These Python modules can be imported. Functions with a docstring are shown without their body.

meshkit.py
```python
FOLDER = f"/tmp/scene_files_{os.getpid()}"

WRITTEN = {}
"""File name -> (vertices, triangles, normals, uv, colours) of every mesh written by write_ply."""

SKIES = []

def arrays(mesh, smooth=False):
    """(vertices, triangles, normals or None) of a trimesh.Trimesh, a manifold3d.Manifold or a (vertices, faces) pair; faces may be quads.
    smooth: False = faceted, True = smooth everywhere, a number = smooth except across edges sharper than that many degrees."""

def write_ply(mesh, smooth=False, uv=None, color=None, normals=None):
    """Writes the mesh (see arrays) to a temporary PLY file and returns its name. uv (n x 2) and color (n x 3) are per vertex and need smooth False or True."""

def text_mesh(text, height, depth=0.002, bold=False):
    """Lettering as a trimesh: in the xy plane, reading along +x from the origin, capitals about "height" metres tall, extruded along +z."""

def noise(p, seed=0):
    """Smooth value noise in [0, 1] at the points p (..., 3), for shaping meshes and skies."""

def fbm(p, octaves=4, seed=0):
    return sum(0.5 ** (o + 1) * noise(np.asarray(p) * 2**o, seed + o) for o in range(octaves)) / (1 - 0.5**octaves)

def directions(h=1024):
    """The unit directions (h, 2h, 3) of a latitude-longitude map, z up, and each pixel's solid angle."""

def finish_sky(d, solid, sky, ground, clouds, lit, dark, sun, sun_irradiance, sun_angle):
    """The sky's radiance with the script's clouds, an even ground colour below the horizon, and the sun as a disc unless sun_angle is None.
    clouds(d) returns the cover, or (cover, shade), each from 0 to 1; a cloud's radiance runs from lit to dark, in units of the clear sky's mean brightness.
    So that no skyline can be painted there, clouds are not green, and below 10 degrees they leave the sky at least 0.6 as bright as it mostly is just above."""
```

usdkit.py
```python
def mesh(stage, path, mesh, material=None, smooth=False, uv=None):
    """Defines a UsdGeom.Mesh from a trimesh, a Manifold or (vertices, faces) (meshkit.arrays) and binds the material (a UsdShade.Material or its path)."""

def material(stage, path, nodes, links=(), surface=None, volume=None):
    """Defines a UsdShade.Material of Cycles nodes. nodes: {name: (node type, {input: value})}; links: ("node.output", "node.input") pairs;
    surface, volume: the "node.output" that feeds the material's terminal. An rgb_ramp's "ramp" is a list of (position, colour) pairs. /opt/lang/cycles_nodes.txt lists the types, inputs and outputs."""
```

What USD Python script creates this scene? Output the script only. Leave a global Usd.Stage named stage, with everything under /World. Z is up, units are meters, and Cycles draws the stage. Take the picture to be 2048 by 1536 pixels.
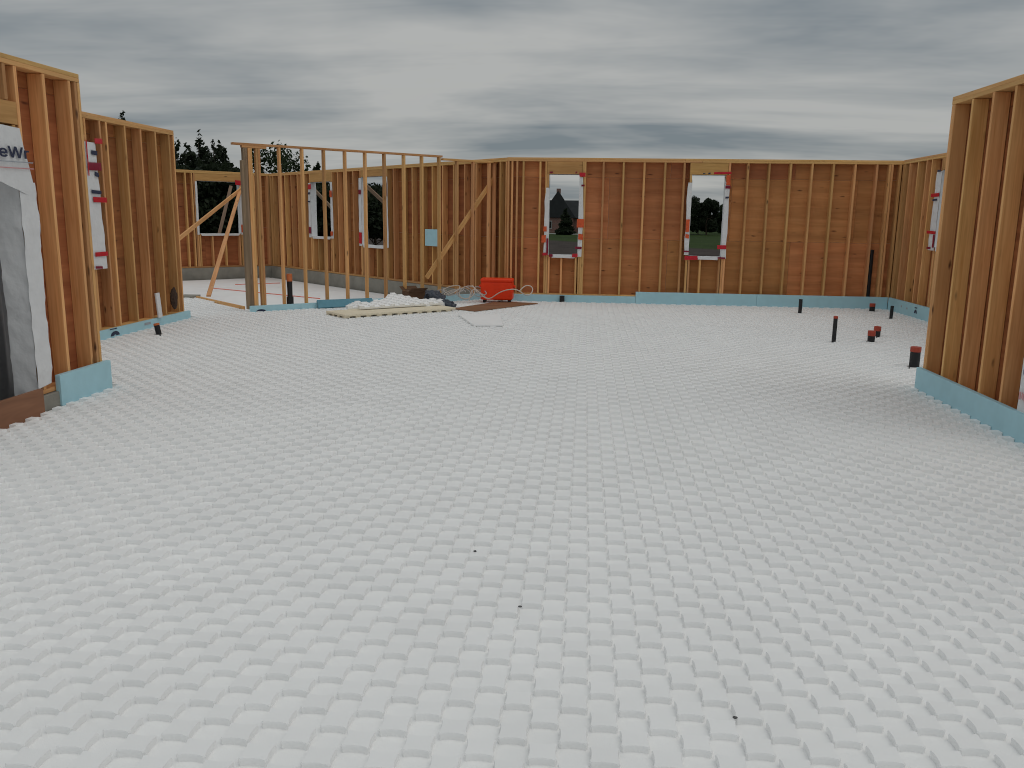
import math, random
import numpy as np, trimesh, usdkit, meshkit
from shapely.geometry import Polygon, Point, box as sbox
from shapely.prepared import prep
from pxr import Usd, UsdGeom, UsdLux, UsdShade, Gf, Sdf, Vt

random.seed(7)
RNG = np.random.default_rng(7)
stage = Usd.Stage.CreateInMemory()
UsdGeom.SetStageUpAxis(stage, UsdGeom.Tokens.z)
UsdGeom.SetStageMetersPerUnit(stage, 1.0)
UsdGeom.Xform.Define(stage, '/World')
UsdGeom.Scope.Define(stage, '/World/Looks')
T = Sdf.ValueTypeNames

# ------------------------------------------------------------------ camera, sky, sun, exposure
# The plan was measured with the eye 1.5 above the floor; S turns those numbers into metres (studs then stand 0.406 m apart).
S = 1.13
FPX, PITCH, ROLL, YAW = 1684.8, 0.1958, -0.0145, 0.0825
EXPOSURE = -0.46
SUN_DIR = np.array([0.30, -0.14, 0.93]); SUN_DIR = SUN_DIR / np.linalg.norm(SUN_DIR)   # towards the sun
SUN_I, SUN_ANGLE = 0.16, 60.0
SKY_STRENGTH = 0.1
CLOUD_LIT, CLOUD_DARK = (5.75, 5.80, 5.62), (2.45, 2.85, 3.12)

def cam_rows():
    cy, sy = math.cos(YAW), math.sin(YAW)
    f = np.array([-sy * math.cos(PITCH), cy * math.cos(PITCH), -math.sin(PITCH)])
    rt = np.array([cy, sy, 0.0]); dn = np.cross(f, rt)
    c, s = math.cos(ROLL), math.sin(ROLL)
    return np.array([c * rt + s * dn, -s * rt + c * dn, f])
CM = cam_rows(); EYE = np.array([0, 0, 1.5])
cam = UsdGeom.Camera.Define(stage, '/World/Camera')
cam.CreateHorizontalApertureAttr(36.0); cam.CreateVerticalApertureAttr(27.0)
cam.CreateFocalLengthAttr(36.0 * FPX / 2048)
cam.CreateClippingRangeAttr(Gf.Vec2f(0.05, 20000))
cam.CreateExposureAttr(EXPOSURE)
m4 = Gf.Matrix4d(1.0)
for i, r in enumerate((CM[0], -CM[1], -CM[2])):
    m4.SetRow(i, Gf.Vec4d(*map(float, r), 0.0))
m4.SetRow(3, Gf.Vec4d(*map(float, EYE * S), 1.0))
cam.AddTransformOp().Set(m4)

sun_el, sun_rot = math.asin(SUN_DIR[2]), math.atan2(SUN_DIR[0], SUN_DIR[1])
dome = UsdLux.DomeLight.Define(stage, '/World/sky')
dome.CreateIntensityAttr(1.0)
dome.GetPrim().SetCustomDataByKey('kind', 'structure')
N = {
 'tc': ('texture_coordinate', {}),
 'sep': ('separate_xyz', {}),
 'zc': ('math', {'math_type': 'maximum', 'value2': 0.0}),
 'zo': ('math', {'math_type': 'add', 'value2': 0.10}),
 'px': ('math', {'math_type': 'divide'}), 'py': ('math', {'math_type': 'divide'}),
 'cb': ('combine_xyz', {'z': 3.1}),
 'm1': ('mapping', {'mapping_type': 'point', 'rotation': (0, 0, 0.22), 'scale': (0.42, 0.60, 1), 'location': (0.6, 2.3, 0)}),
 'n1': ('noise_texture', {'scale': 1.0, 'detail': 6.0, 'roughness': 0.52, 'distortion': 0.3}),
 'm2': ('mapping', {'mapping_type': 'point', 'rotation': (0, 0, -0.12), 'scale': (0.9, 2.6, 1), 'location': (3.7, 1.2, 0)}),
 'n2': ('noise_texture', {'scale': 1.0, 'detail': 5.0, 'roughness': 0.55, 'distortion': 0.5}),
 'mx': ('math', {'math_type': 'multiply_add', 'value2': 0.22}),
 's1': ('math', {'math_type': 'multiply', 'value2': 0.78}),
 'rp': ('rgb_ramp', {'ramp': [(0.0, CLOUD_DARK), (0.40, CLOUD_DARK), (0.50, tuple(0.5 * (a + b) for a, b in zip(CLOUD_LIT, CLOUD_DARK))), (0.61, CLOUD_LIT), (1.0, tuple(1.08 * a for a in CLOUD_LIT))]}),
 'g1': ('math', {'math_type': 'power', 'value2': 1.5}),
 'g2': ('math', {'math_type': 'multiply_add', 'value2': 0.8, 'value3': 1.0}),
 'sc': ('vector_math', {'vector_math_type': 'scale'}),
 'sky': ('sky_texture', {'sky_type': 'single_scattering', 'sun_disc': False, 'sun_elevation': sun_el, 'sun_rotation': sun_rot}),
 'mix': ('mix_color', {'blend_type': 'mix', 'fac': 0.93, 'use_clamp': False}),
 'bg': ('background_shader', {'strength': SKY_STRENGTH}),
}
N['sc'] = ('vector_math', {'math_type': 'scale'})
L = [('tc.generated', 'sep.vector'), ('sep.z', 'zc.value1'), ('zc.value', 'zo.value1'), ('sep.x', 'px.value1'), ('zo.value', 'px.value2'),
     ('sep.y', 'py.value1'), ('zo.value', 'py.value2'), ('px.value', 'cb.x'), ('py.value', 'cb.y'), ('cb.vector', 'm1.vector'), ('m1.vector', 'n1.vector'),
     ('cb.vector', 'm2.vector'), ('m2.vector', 'n2.vector'), ('n1.fac', 's1.value1'), ('n2.fac', 'mx.value1'), ('s1.value', 'mx.value3'), ('mx.value', 'rp.fac'),
     ('zc.value', 'g1.value1'), ('g1.value', 'g2.value1'), ('rp.color', 'sc.vector1'), ('g2.value', 'sc.scale'),
     ('sky.color', 'mix.a'), ('sc.vector', 'mix.b'), ('mix.result', 'bg.color')]
skym = usdkit.material(stage, '/World/Looks/sky_material', N, L, surface='bg.background')
UsdShade.MaterialBindingAPI.Apply(dome.GetPrim()).Bind(skym)

sun = UsdLux.DistantLight.Define(stage, '/World/sun')
sun.CreateIntensityAttr(SUN_I); sun.CreateAngleAttr(SUN_ANGLE); sun.CreateColorAttr(Gf.Vec3f(1.0, 0.97, 0.93)); sun.CreateNormalizeAttr(True)
zax = SUN_DIR; xax = np.cross([0, 0, 1.0], zax); xax /= np.linalg.norm(xax); yax = np.cross(zax, xax)
sm = Gf.Matrix4d(1.0)
for i, r in enumerate((xax, yax, zax)):
    sm.SetRow(i, Gf.Vec4d(*map(float, r), 0.0))
sun.AddTransformOp().Set(sm)

# ------------------------------------------------------------------ materials
def mat(name, nodes, links, surface, **k):
    return usdkit.material(stage, '/World/Looks/' + name, nodes, links, surface=surface, **k)

def plain(name, col, rough=0.6, vary=0.12, scale=14.0, bump=0.0, spec=0.35, bscale=None):
    c = np.array(col)
    nodes = {'g': ('geometry', {}), 'n': ('noise_texture', {'scale': scale, 'detail': 5.0, 'roughness': 0.6}),
             'r': ('rgb_ramp', {'ramp': [(0.25, tuple(c * (1 - vary))), (0.75, tuple(np.minimum(c * (1 + vary), 0.95)))]}),
             'p': ('principled_bsdf', {'roughness': rough, 'specular_ior_level': spec})}
    links = [('g.position', 'n.vector'), ('n.fac', 'r.fac'), ('r.color', 'p.base_color')]
    if bump:
        nodes['n2'] = ('noise_texture', {'scale': bscale or scale * 4, 'detail': 4.0})
        nodes['b'] = ('bump', {'strength': 0.6, 'distance': bump})
        links += [('g.position', 'n2.vector'), ('n2.fac', 'b.height'), ('b.normal', 'p.normal')]
    return mat(name, nodes, links, 'p.BSDF')

def wood(name, light, dark, knot=(0.10, 0.045, 0.018), tone=0.30, gscale=(38, 38, 1.6), knots=True, weather=None):
    """Grain from the primvar gco: across, across, along the piece, in metres, with an offset of its own for each piece."""
    l, d = np.array(light), np.array(dark)
    nodes = {'a': ('attribute', {'attribute': 'gco'}),
             'm': ('mapping', {'mapping_type': 'point', 'scale': gscale}),
             'n': ('noise_texture', {'scale': 1.0, 'detail': 4.0, 'roughness': 0.62, 'distortion': 0.6}),
             'r': ('rgb_ramp', {'ramp': [(0.28, tuple(d)), (0.55, tuple(0.45 * d + 0.55 * l)), (0.78, tuple(l))]}),
             'ml': ('mapping', {'mapping_type': 'point', 'scale': (6, 6, 0.7)}),
             'nl': ('noise_texture', {'scale': 1.0, 'detail': 2.0}),
             'mr': ('map_range', {'from_min': 0.3, 'from_max': 0.7, 'to_min': 0.86, 'to_max': 1.12}),
             'oi': ('object_info', {}),
             'or': ('map_range', {'from_min': 0.0, 'from_max': 1.0, 'to_min': 1 - tone, 'to_max': 1 + tone * 0.55}),
             'mm': ('math', {'math_type': 'multiply'}),
             'hs': ('hsv', {'saturation': 1.0, 'fac': 1.0}),
             'hu': ('map_range', {'from_min': 0.0, 'from_max': 1.0, 'to_min': 0.488, 'to_max': 0.508}),
             'wn': ('white_noise_texture', {'dimensions': '1D'}),
             'p': ('principled_bsdf', {'roughness': 0.72, 'specular_ior_level': 0.25}),
             'b': ('bump', {'strength': 0.35, 'distance': 0.0015})}
    links = [('a.vector', 'm.vector'), ('m.vector', 'n.vector'), ('n.fac', 'r.fac'), ('a.vector', 'ml.vector'), ('ml.vector', 'nl.vector'), ('nl.fac', 'mr.value'),
             ('oi.random', 'or.value'), ('or.result', 'mm.value1'), ('mr.result', 'mm.value2'), ('mm.value', 'hs.value'), ('oi.random', 'wn.w'), ('wn.value', 'hu.value'), ('hu.result', 'hs.hue'),
             ('n.fac', 'b.height'), ('b.normal', 'p.normal')]
    if knots:
        nodes['mk'] = ('mapping', {'mapping_type': 'point', 'scale': (9.0, 9.0, 2.6)})
        nodes['v'] = ('voronoi_texture', {'scale': 1.0, 'randomness': 1.0})
        nodes['kr'] = ('map_range', {'from_min': 0.05, 'from_max': 0.17, 'to_min': 0.92, 'to_max': 0.0, 'clamp': True})
        nodes['wv'] = ('noise_texture', {'scale': 9.0, 'detail': 2.0}); nodes['ws'] = ('vector_math', {'math_type': 'multiply_add', 'vector2': (0.22, 0.22, 0.22)})
        nodes['cs'] = ('separate_color', {'color_type': 'rgb'}); nodes['cg'] = ('map_range', {'from_min': 0.35, 'from_max': 0.70, 'to_min': 0.0, 'to_max': 1.0, 'clamp': True}); nodes['kk'] = ('math', {'math_type': 'multiply'})
        nodes['mxk'] = ('mix_color', {'blend_type': 'mix', 'b': knot})
        links += [('a.vector', 'mk.vector'), ('a.vector', 'wv.vector'), ('wv.color', 'ws.vector1'), ('mk.vector', 'ws.vector3'), ('ws.vector', 'v.vector'), ('v.distance', 'kr.value'), ('v.color', 'cs.color'), ('cs.r', 'cg.value'), ('cg.result', 'kk.value1'), ('kr.result', 'kk.value2'), ('kk.value', 'mxk.fac'), ('r.color', 'mxk.a'), ('mxk.result', 'hs.color')]
    else:
        links += [('r.color', 'hs.color')]
    links += [('hs.color', 'p.base_color')]
    return mat(name, nodes, links, 'p.BSDF')

M = {}
M['lumber'] = wood('lumber', (0.80, 0.465, 0.200), (0.57, 0.275, 0.095))
M['lumber_pale'] = wood('lumber_pale', (0.72, 0.44, 0.18), (0.58, 0.31, 0.11), tone=0.15)
M['header_wood'] = wood('header_wood', (0.62, 0.355, 0.135), (0.46, 0.235, 0.078), tone=0.12, gscale=(26, 26, 2.2))
M['plywood'] = wood('plywood', (0.64, 0.285, 0.110), (0.45, 0.175, 0.060), knot=(0.12, 0.045, 0.018), tone=0.22, gscale=(11, 11, 1.0))
M['plywood_shaded'] = wood('plywood_shaded', (0.44, 0.185, 0.062), (0.27, 0.100, 0.032), knot=(0.10, 0.035, 0.015), tone=0.2, gscale=(11, 11, 1.0))  # same plywood, darker: shade of the deep stud bays painted into the colour
M['weathered'] = wood('weathered_lumber', (0.34, 0.24, 0.16), (0.20, 0.13, 0.08), tone=0.1)
M['brown_board'] = wood('brown_board', (0.30, 0.15, 0.08), (0.17, 0.08, 0.045), tone=0.1, gscale=(9, 9, 1.2), knots=False)
M['wrap'] = plain('house_wrap', (0.70, 0.70, 0.70), 0.55, 0.05, 9.0, 0.012, 0.3, 16.0)
M['wrap_shaded'] = plain('house_wrap_painted_shade', (0.20, 0.20, 0.205), 0.6, 0.08, 5.0, 0.02, 0.3, 12.0)  # white wrap standing in shade; the shade is painted in as dark grey
M['tape_red'] = plain('red_tape', (0.50, 0.016, 0.028), 0.35, 0.2, 30)
M['tape_dark'] = plain('dark_red_tape', (0.20, 0.008, 0.03), 0.35, 0.2, 30)
M['tape_orange'] = plain('orange_tape', (0.62, 0.10, 0.03), 0.4, 0.25, 22)
M['ink'] = plain('navy_print', (0.025, 0.032, 0.065), 0.6, 0.1)
M['ink_pink'] = plain('faded_red_print', (0.58, 0.30, 0.30), 0.6, 0.15)
M['ink_grey'] = plain('grey_print', (0.34, 0.36, 0.39), 0.6, 0.15)
M['blue'] = plain('blue_foam', (0.40, 0.63, 0.70), 0.7, 0.06, 5.0, 0.002, 0.2, 60)
M['blue_dark'] = plain('dull_blue_foam', (0.13, 0.30, 0.38), 0.7, 0.10, 8.0, 0.002, 0.2, 60)
M['concrete'] = plain('concrete', (0.27, 0.255, 0.22), 0.9, 0.22, 3.0, 0.006, 0.2, 45)
M['abs'] = plain('black_plastic', (0.012, 0.012, 0.013), 0.42, 0.2, 20)
M['cap'] = plain('rust_red_cap', (0.36, 0.055, 0.03), 0.5, 0.15, 30)
M['cap_orange'] = plain('orange_cap', (0.55, 0.15, 0.05), 0.5, 0.15, 30)
M['orange'] = plain('orange_plastic', (0.85, 0.045, 0.004), 0.45, 0.07, 6.0)
M['tube'] = plain('white_tube', (0.60, 0.52, 0.45), 0.4, 0.06, 20)
M['grey_tube'] = plain('grey_tube', (0.42, 0.40, 0.39), 0.45, 0.2, 9)
M['redline'] = plain('red_line', (0.72, 0.16, 0.10), 0.6, 0.08, 10)
M['cream'] = plain('cream_foam', (0.74, 0.66, 0.50), 0.8, 0.06, 8.0, 0.002, 0.2, 90)
M['bagdark'] = plain('dark_plastic_sheet', (0.045, 0.055, 0.075), 0.35, 0.3, 8.0, 0.01, 0.5, 30)
M['cardboard'] = plain('dark_cardboard', (0.12, 0.066, 0.038), 0.85, 0.15, 7.0, 0.002, 0.2, 60)
M['rag'] = plain('dark_rag', (0.05, 0.028, 0.018), 0.9, 0.3, 30)
M['speck'] = plain('grey_grit', (0.10, 0.10, 0.10), 0.9, 0.3, 50)
M['bark'] = plain('bark', (0.09, 0.07, 0.05), 0.95, 0.3, 12.0, 0.02, 0.1, 20)
# white moulded foam: object_info gives each board a faint tone of its own, fine bead relief
M['eps'] = mat('white_foam', {
    'g': ('geometry', {}), 'oi': ('object_info', {}), 'n': ('noise_texture', {'scale': 2.2, 'detail': 4.0}),
    'r': ('rgb_ramp', {'ramp': [(0.3, (0.855, 0.852, 0.842)), (0.7, (0.895, 0.892, 0.882))]}),
    'or': ('map_range', {'from_min': 0, 'from_max': 1, 'to_min': 0.975, 'to_max': 1.01}), 'hs': ('hsv', {'fac': 1.0}),
    'v': ('voronoi_texture', {'scale': 230.0}), 'b': ('bump', {'strength': 0.25, 'distance': 0.0012}),
    'p': ('principled_bsdf', {'roughness': 0.55, 'specular_ior_level': 0.5})},
    [('g.position', 'n.vector'), ('n.fac', 'r.fac'), ('r.color', 'hs.color'), ('oi.random', 'or.value'), ('or.result', 'hs.value'), ('hs.color', 'p.base_color'),
     ('g.position', 'v.vector'), ('v.distance', 'b.height'), ('b.normal', 'p.normal')], 'p.BSDF')

def leaf_mat(name, a, b):
    return mat(name, {'g': ('geometry', {}), 'n': ('noise_texture', {'scale': 0.9, 'detail': 3.0}), 'mx': ('math', {'math_type': 'multiply_add', 'value2': 0.5}), 'hf': ('math', {'math_type': 'multiply', 'value2': 0.5}),
        'r': ('rgb_ramp', {'ramp': [(0.2, a), (0.8, b)]}), 'd': ('principled_bsdf', {'roughness': 0.7, 'specular_ior_level': 0.2}), 't': ('translucent_bsdf', {}), 'm': ('mix_closure', {'fac': 0.2})},
        [('g.position', 'n.vector'), ('g.random_per_island', 'hf.value1'), ('n.fac', 'mx.value1'), ('hf.value', 'mx.value3'), ('mx.value', 'r.fac'), ('r.color', 'd.base_color'), ('r.color', 't.color'), ('d.BSDF', 'm.closure1'), ('t.BSDF', 'm.closure2')], 'm.closure')
M['leaf_dark'] = leaf_mat('dark_evergreen_leaves', (0.014, 0.021, 0.010), (0.042, 0.058, 0.025))
M['leaf_mid'] = leaf_mat('broad_leaves', (0.022, 0.036, 0.014), (0.060, 0.085, 0.034))
M['leaf_pale'] = leaf_mat('grey_green_leaves', (0.05, 0.07, 0.045), (0.11, 0.135, 0.085))
M['roof'] = plain('dark_shingles', (0.026, 0.029, 0.030), 0.9, 0.25, 1.6, 0.02, 0.2, 8)
M['brick'] = mat('red_brick', {'g': ('geometry', {}), 'mp': ('mapping', {'mapping_type': 'point', 'rotation': (math.pi / 2, 0, 0)}), 'b': ('brick_texture', {'scale': 2.2, 'color1': (0.20, 0.085, 0.06), 'color2': (0.14, 0.06, 0.045), 'mortar': (0.25, 0.22, 0.2)}), 'p': ('principled_bsdf', {'roughness': 0.9})},
    [('g.position', 'mp.vector'), ('mp.vector', 'b.vector'), ('b.color', 'p.base_color')], 'p.BSDF')
M['pane'] = mat('window_pane', {'f': ('fresnel', {'IOR': 1.5}), 't': ('transparent_bsdf', {'color': (0.6, 0.65, 0.66)}), 'gl': ('glossy_bsdf', {'roughness': 0.05, 'color': (0.9, 0.9, 0.9)}), 'm': ('mix_closure', {})},
    [('f.fac', 'm.fac'), ('t.BSDF', 'm.closure1'), ('gl.BSDF', 'm.closure2')], 'm.closure')
M['trim'] = plain('grey_trim', (0.42, 0.42, 0.40), 0.6, 0.05)
M['road'] = plain('pale_road', (0.30, 0.30, 0.29), 0.9, 0.15, 0.5)
M['ground'] = mat('field_ground', {
    'g': ('geometry', {}), 'le': ('vector_math', {'math_type': 'length'}), 'n': ('noise_texture', {'scale': 0.12, 'detail': 6.0, 'roughness': 0.6}), 'sb': ('vector_math', {'math_type': 'distance', 'vector2': (-35.0, 45.0, 0.0)}), 'l2': ('math', {'math_type': 'add', 'value2': 10.0}), 'mi': ('math', {'math_type': 'minimum'}),
    'sc': ('math', {'math_type': 'multiply_add', 'value2': 7.0}), 'mr': ('map_range', {'from_min': 51.0, 'from_max': 53.0, 'to_min': 0.0, 'to_max': 1.0, 'clamp': True}),
    'nd': ('noise_texture', {'scale': 0.7, 'detail': 8.0, 'roughness': 0.65}), 'rd': ('rgb_ramp', {'ramp': [(0.3, (0.034, 0.027, 0.023)), (0.7, (0.066, 0.053, 0.046))]}),
    'ng': ('noise_texture', {'scale': 0.25, 'detail': 9.0, 'roughness': 0.7}), 'rg': ('rgb_ramp', {'ramp': [(0.3, (0.017, 0.033, 0.007)), (0.7, (0.036, 0.060, 0.012))]}),
    'm': ('mix_color', {'blend_type': 'mix'}), 'b': ('bump', {'strength': 0.8, 'distance': 0.15}), 'p': ('principled_bsdf', {'roughness': 0.95, 'specular_ior_level': 0.1})},
    [('g.position', 'le.vector1'), ('g.position', 'n.vector'), ('n.fac', 'sc.value1'), ('g.position', 'sb.vector1'), ('le.value', 'l2.value1'), ('l2.value', 'mi.value1'), ('sb.value', 'mi.value2'), ('mi.value', 'sc.value3'), ('sc.value', 'mr.value'), ('g.position', 'nd.vector'), ('nd.fac', 'rd.fac'),
     ('g.position', 'ng.vector'), ('ng.fac', 'rg.fac'), ('mr.result', 'm.fac'), ('rd.color', 'm.a'), ('rg.color', 'm.b'), ('m.result', 'p.base_color'), ('nd.fac', 'b.height'), ('b.normal', 'p.normal')], 'p.BSDF')

# ------------------------------------------------------------------ helpers
used = {}
def numbered(parent, name):
    k = (parent, name); used[k] = used.get(k, -1) + 1
    return name if used[k] == 0 else f'{name}_{used[k]:03d}'

def tag(prim, label=None, cat=None, group=None, kind=None):
    for k, v in (('label', label), ('category', cat), ('group', group), ('kind', kind)):
        if v: prim.SetCustomDataByKey(k, v)
    return prim

def thing(name, loc, label=None, cat=None, group=None, kind=None):
    p = '/World/' + numbered('/World', name)
    x = UsdGeom.Xform.Define(stage, p)
    x.AddTranslateOp().Set(Gf.Vec3d(*[float(a) * S for a in loc]))
    prim = tag(x.GetPrim(), label, cat, group, kind)
    ORIG[p] = np.array(loc, float)
    return prim
ORIG = {}

def put(name, geo, material, parent=None, smooth=False, gco=None, label=None, kind=None, cat=None, group=None):
    """One Mesh prim from a trimesh / (v, f) in plan units, world coordinates; under parent it is stored relative to the thing's base."""
    if isinstance(geo, tuple): v, f = np.asarray(geo[0], float), np.asarray(geo[1], int)
    else: v, f = np.array(geo.vertices, float), np.array(geo.faces, int)
    if parent is None:
        base = '/World'
        c = np.array([*(0.5 * (v.min(0) + v.max(0)))[:2], v[:, 2].min()])
    else:
        base = str(parent.GetPath()); c = ORIG[base]
    p = base + '/' + numbered(base, name)
    m = usdkit.mesh(stage, p, trimesh.Trimesh((v - c) * S, f, process=False), M[material], smooth=smooth)
    if parent is None:
        m.AddTranslateOp().Set(Gf.Vec3d(*map(float, c * S)))
    ORIG[p] = c
    if gco is not None and not smooth:
        UsdGeom.PrimvarsAPI(m).CreatePrimvar('gco', T.Vector3fArray, 'vertex').Set(Vt.Vec3fArray.FromNumpy((np.asarray(gco) * S).astype(np.float32)))
    return tag(m.GetPrim(), label, cat, group, kind)

def merge(parts):
    V, F, n = [], [], 0
    for g in parts:
        v, f = (np.asarray(g[0]), np.asarray(g[1])) if isinstance(g, tuple) else (np.array(g.vertices), np.array(g.faces))
        V.append(v); F.append(f + n); n += len(v)
    return np.vstack(V), np.vstack(F)

_sg = np.array([(a, b, c) for a in (-1, 1) for b in (-1, 1) for c in (-1, 1)], float)
def _topo():
    v = []
    for s in _sg:
        for k in range(3):
            q = s * 0.8; q[k] = s[k]; v.append(q)
    h = trimesh.convex.convex_hull(np.array(v))
    from scipy.spatial import cKDTree
    idx = cKDTree(np.array(v)).query(h.vertices)[1]
    return idx[h.faces]
CHF = _topo()
def cbox(lo, hi, ch=0.0025):
    """A box with its edges cut off: 24 corners, 44 triangles."""
    lo, hi = np.array(lo, float), np.array(hi, float)
    c, h = (lo + hi) / 2, np.abs(hi - lo) / 2
    ch = min(ch, h.min() * 0.45); v = []
    for s in _sg:
        for k in range(3):
            q = s * (h - ch); q[k] = s[k] * h[k]; v.append(c + q)
    return np.array(v), CHF.copy()

def offs():
    return RNG.uniform(-40, 40, 3)

def xf(geo, R=None, t=(0, 0, 0)):
    v, f = geo if isinstance(geo, tuple) else (np.array(geo.vertices), np.array(geo.faces))
    v = np.asarray(v, float)
    if R is not None: v = v @ np.asarray(R).T
    return v + np.asarray(t, float), f

def rot(ax, deg):
    return trimesh.transformations.rotation_matrix(math.radians(deg), ax)[:3, :3]

def board(a, b, w, t, up=(0, 0, 1), ch=0.002):
    """A board from a to b (w along up as far as possible, t thick); returns geometry and its grain coordinates."""
    a, b = np.array(a, float), np.array(b, float)
    l = np.linalg.norm(b - a); z = (b - a) / l
    y = np.array(up, float) - np.dot(up, z) * z; y /= np.linalg.norm(y); x = np.cross(y, z)
    v, f = cbox((-t / 2, -w / 2, 0), (t / 2, w / 2, l), ch)
    return (v @ np.array([x, y, z]) + a, f), v + offs()

def tube(points, r, sides=8, close=True):
    p = np.asarray(points, float)
    t = np.gradient(p, axis=0); t /= np.linalg.norm(t, axis=1, keepdims=True) + 1e-12
    ref = np.array([0, 0, 1.0]) if abs(t[0][2]) < 0.9 else np.array([1.0, 0, 0])
    V = []
    n = np.cross(t[0], ref); n /= np.linalg.norm(n)
    for i in range(len(p)):
        n = n - np.dot(n, t[i]) * t[i]; n /= np.linalg.norm(n) + 1e-12
        b = np.cross(t[i], n)
        for k in range(sides):
            a = 2 * math.pi * k / sides
            V.append(p[i] + (r if np.isscalar(r) else r[i]) * (math.cos(a) * n + math.sin(a) * b))
    F = []
    for i in range(len(p) - 1):
        for k in range(sides):
            a, b2 = i * sides + k, i * sides + (k + 1) % sides
            F += [(a, b2, b2 + sides), (a, b2 + sides, a + sides)]
    if close:
        V += [p[0], p[-1]]; n0 = len(V) - 2; e = (len(p) - 1) * sides
        for k in range(sides):
            F += [(n0, (k + 1) % sides, k), (n0 + 1, e + k, e + (k + 1) % sides)]
    return np.array(V), np.array(F)

def spline(pts, n=60):
    from scipy.interpolate import CubicSpline
    p = np.asarray(pts, float)
    d = np.r_[0, np.cumsum(np.linalg.norm(np.diff(p, axis=0), axis=1))]
    return CubicSpline(d, p)(np.linspace(0, d[-1], n))

def ray(x, y):
    return CM.T @ np.array([(x - 1024) / FPX, (y - 768) / FPX, 1.0])
def on_z(x, y, z=0.0):
    d = ray(x, y); return EYE + d * (z - 1.5) / d[2]
def on_plane(x, y, P, n):
    d = ray(x, y); n = np.array(n, float); return EYE + d * ((np.array(P, float) - EYE) @ n) / (d @ n)
def at_dist(x, y, dist):
    d = ray(x, y); return EYE + d * dist / np.hypot(d[0], d[1])

# ------------------------------------------------------------------ ground, road
GZ = -0.42
g = np.linspace(0, 2 * math.pi, 97)[:-1]
V, F = [(0, 0, GZ)], []
for r in (12, 30, 60, 120, 250, 600, 3000):
    for a in g: V.append((r * math.cos(a), r * math.sin(a), GZ))
for k in range(96): F.append((0, 1 + k, 1 + (k + 1) % 96))
for q in range(6):
    for k in range(96):
        a, b = 1 + q * 96 + k, 1 + q * 96 + (k + 1) % 96
        F += [(a, a + 96, b + 96), (a, b + 96, b)]
put('ground', (V, F), 'ground', kind='structure', label='green field with a bare brown dirt patch round the building site')
put('road', cbox((-120, 100.5, GZ + 0.004), (9, 104, GZ + 0.02)), 'road', kind='structure', label='narrow pale road in front of the distant house')

# ------------------------------------------------------------------ the white foam floor
CX, CY, X0, Y0 = 0.0895, 0.0883, -0.1663, 2.564       # knob cell and the first knob's column centre and front edge
E_DIR = np.array([-0.7071, 0.7071]); F0, F_DIR = np.array([-5.15, 12.70]), np.array([math.cos(math.radians(41.5)), math.sin(math.radians(41.5))])
F_N = np.array([-F_DIR[1], F_DIR[0]])                 # away from the main room
main_poly = Polygon([(-4.00, -1.2), (3.10, -1.2), (3.10, 7.97), (5.38, 7.97), (5.38, 15.42), (-1.5, 15.42), (-1.75, 15.66), tuple(F0 + F_DIR * 0.02),
                     (-5.42, 13.12), (-7.02, 14.72), (-9.3, 12.4), (-5.72, 11.92), (-5.72, 6.92), (-4.09, 6.92), (-4.09, 5.3), (-4.0, 5.3)])
KH = 0.0235                                           # knob height; knob tops are at z = 0
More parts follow.
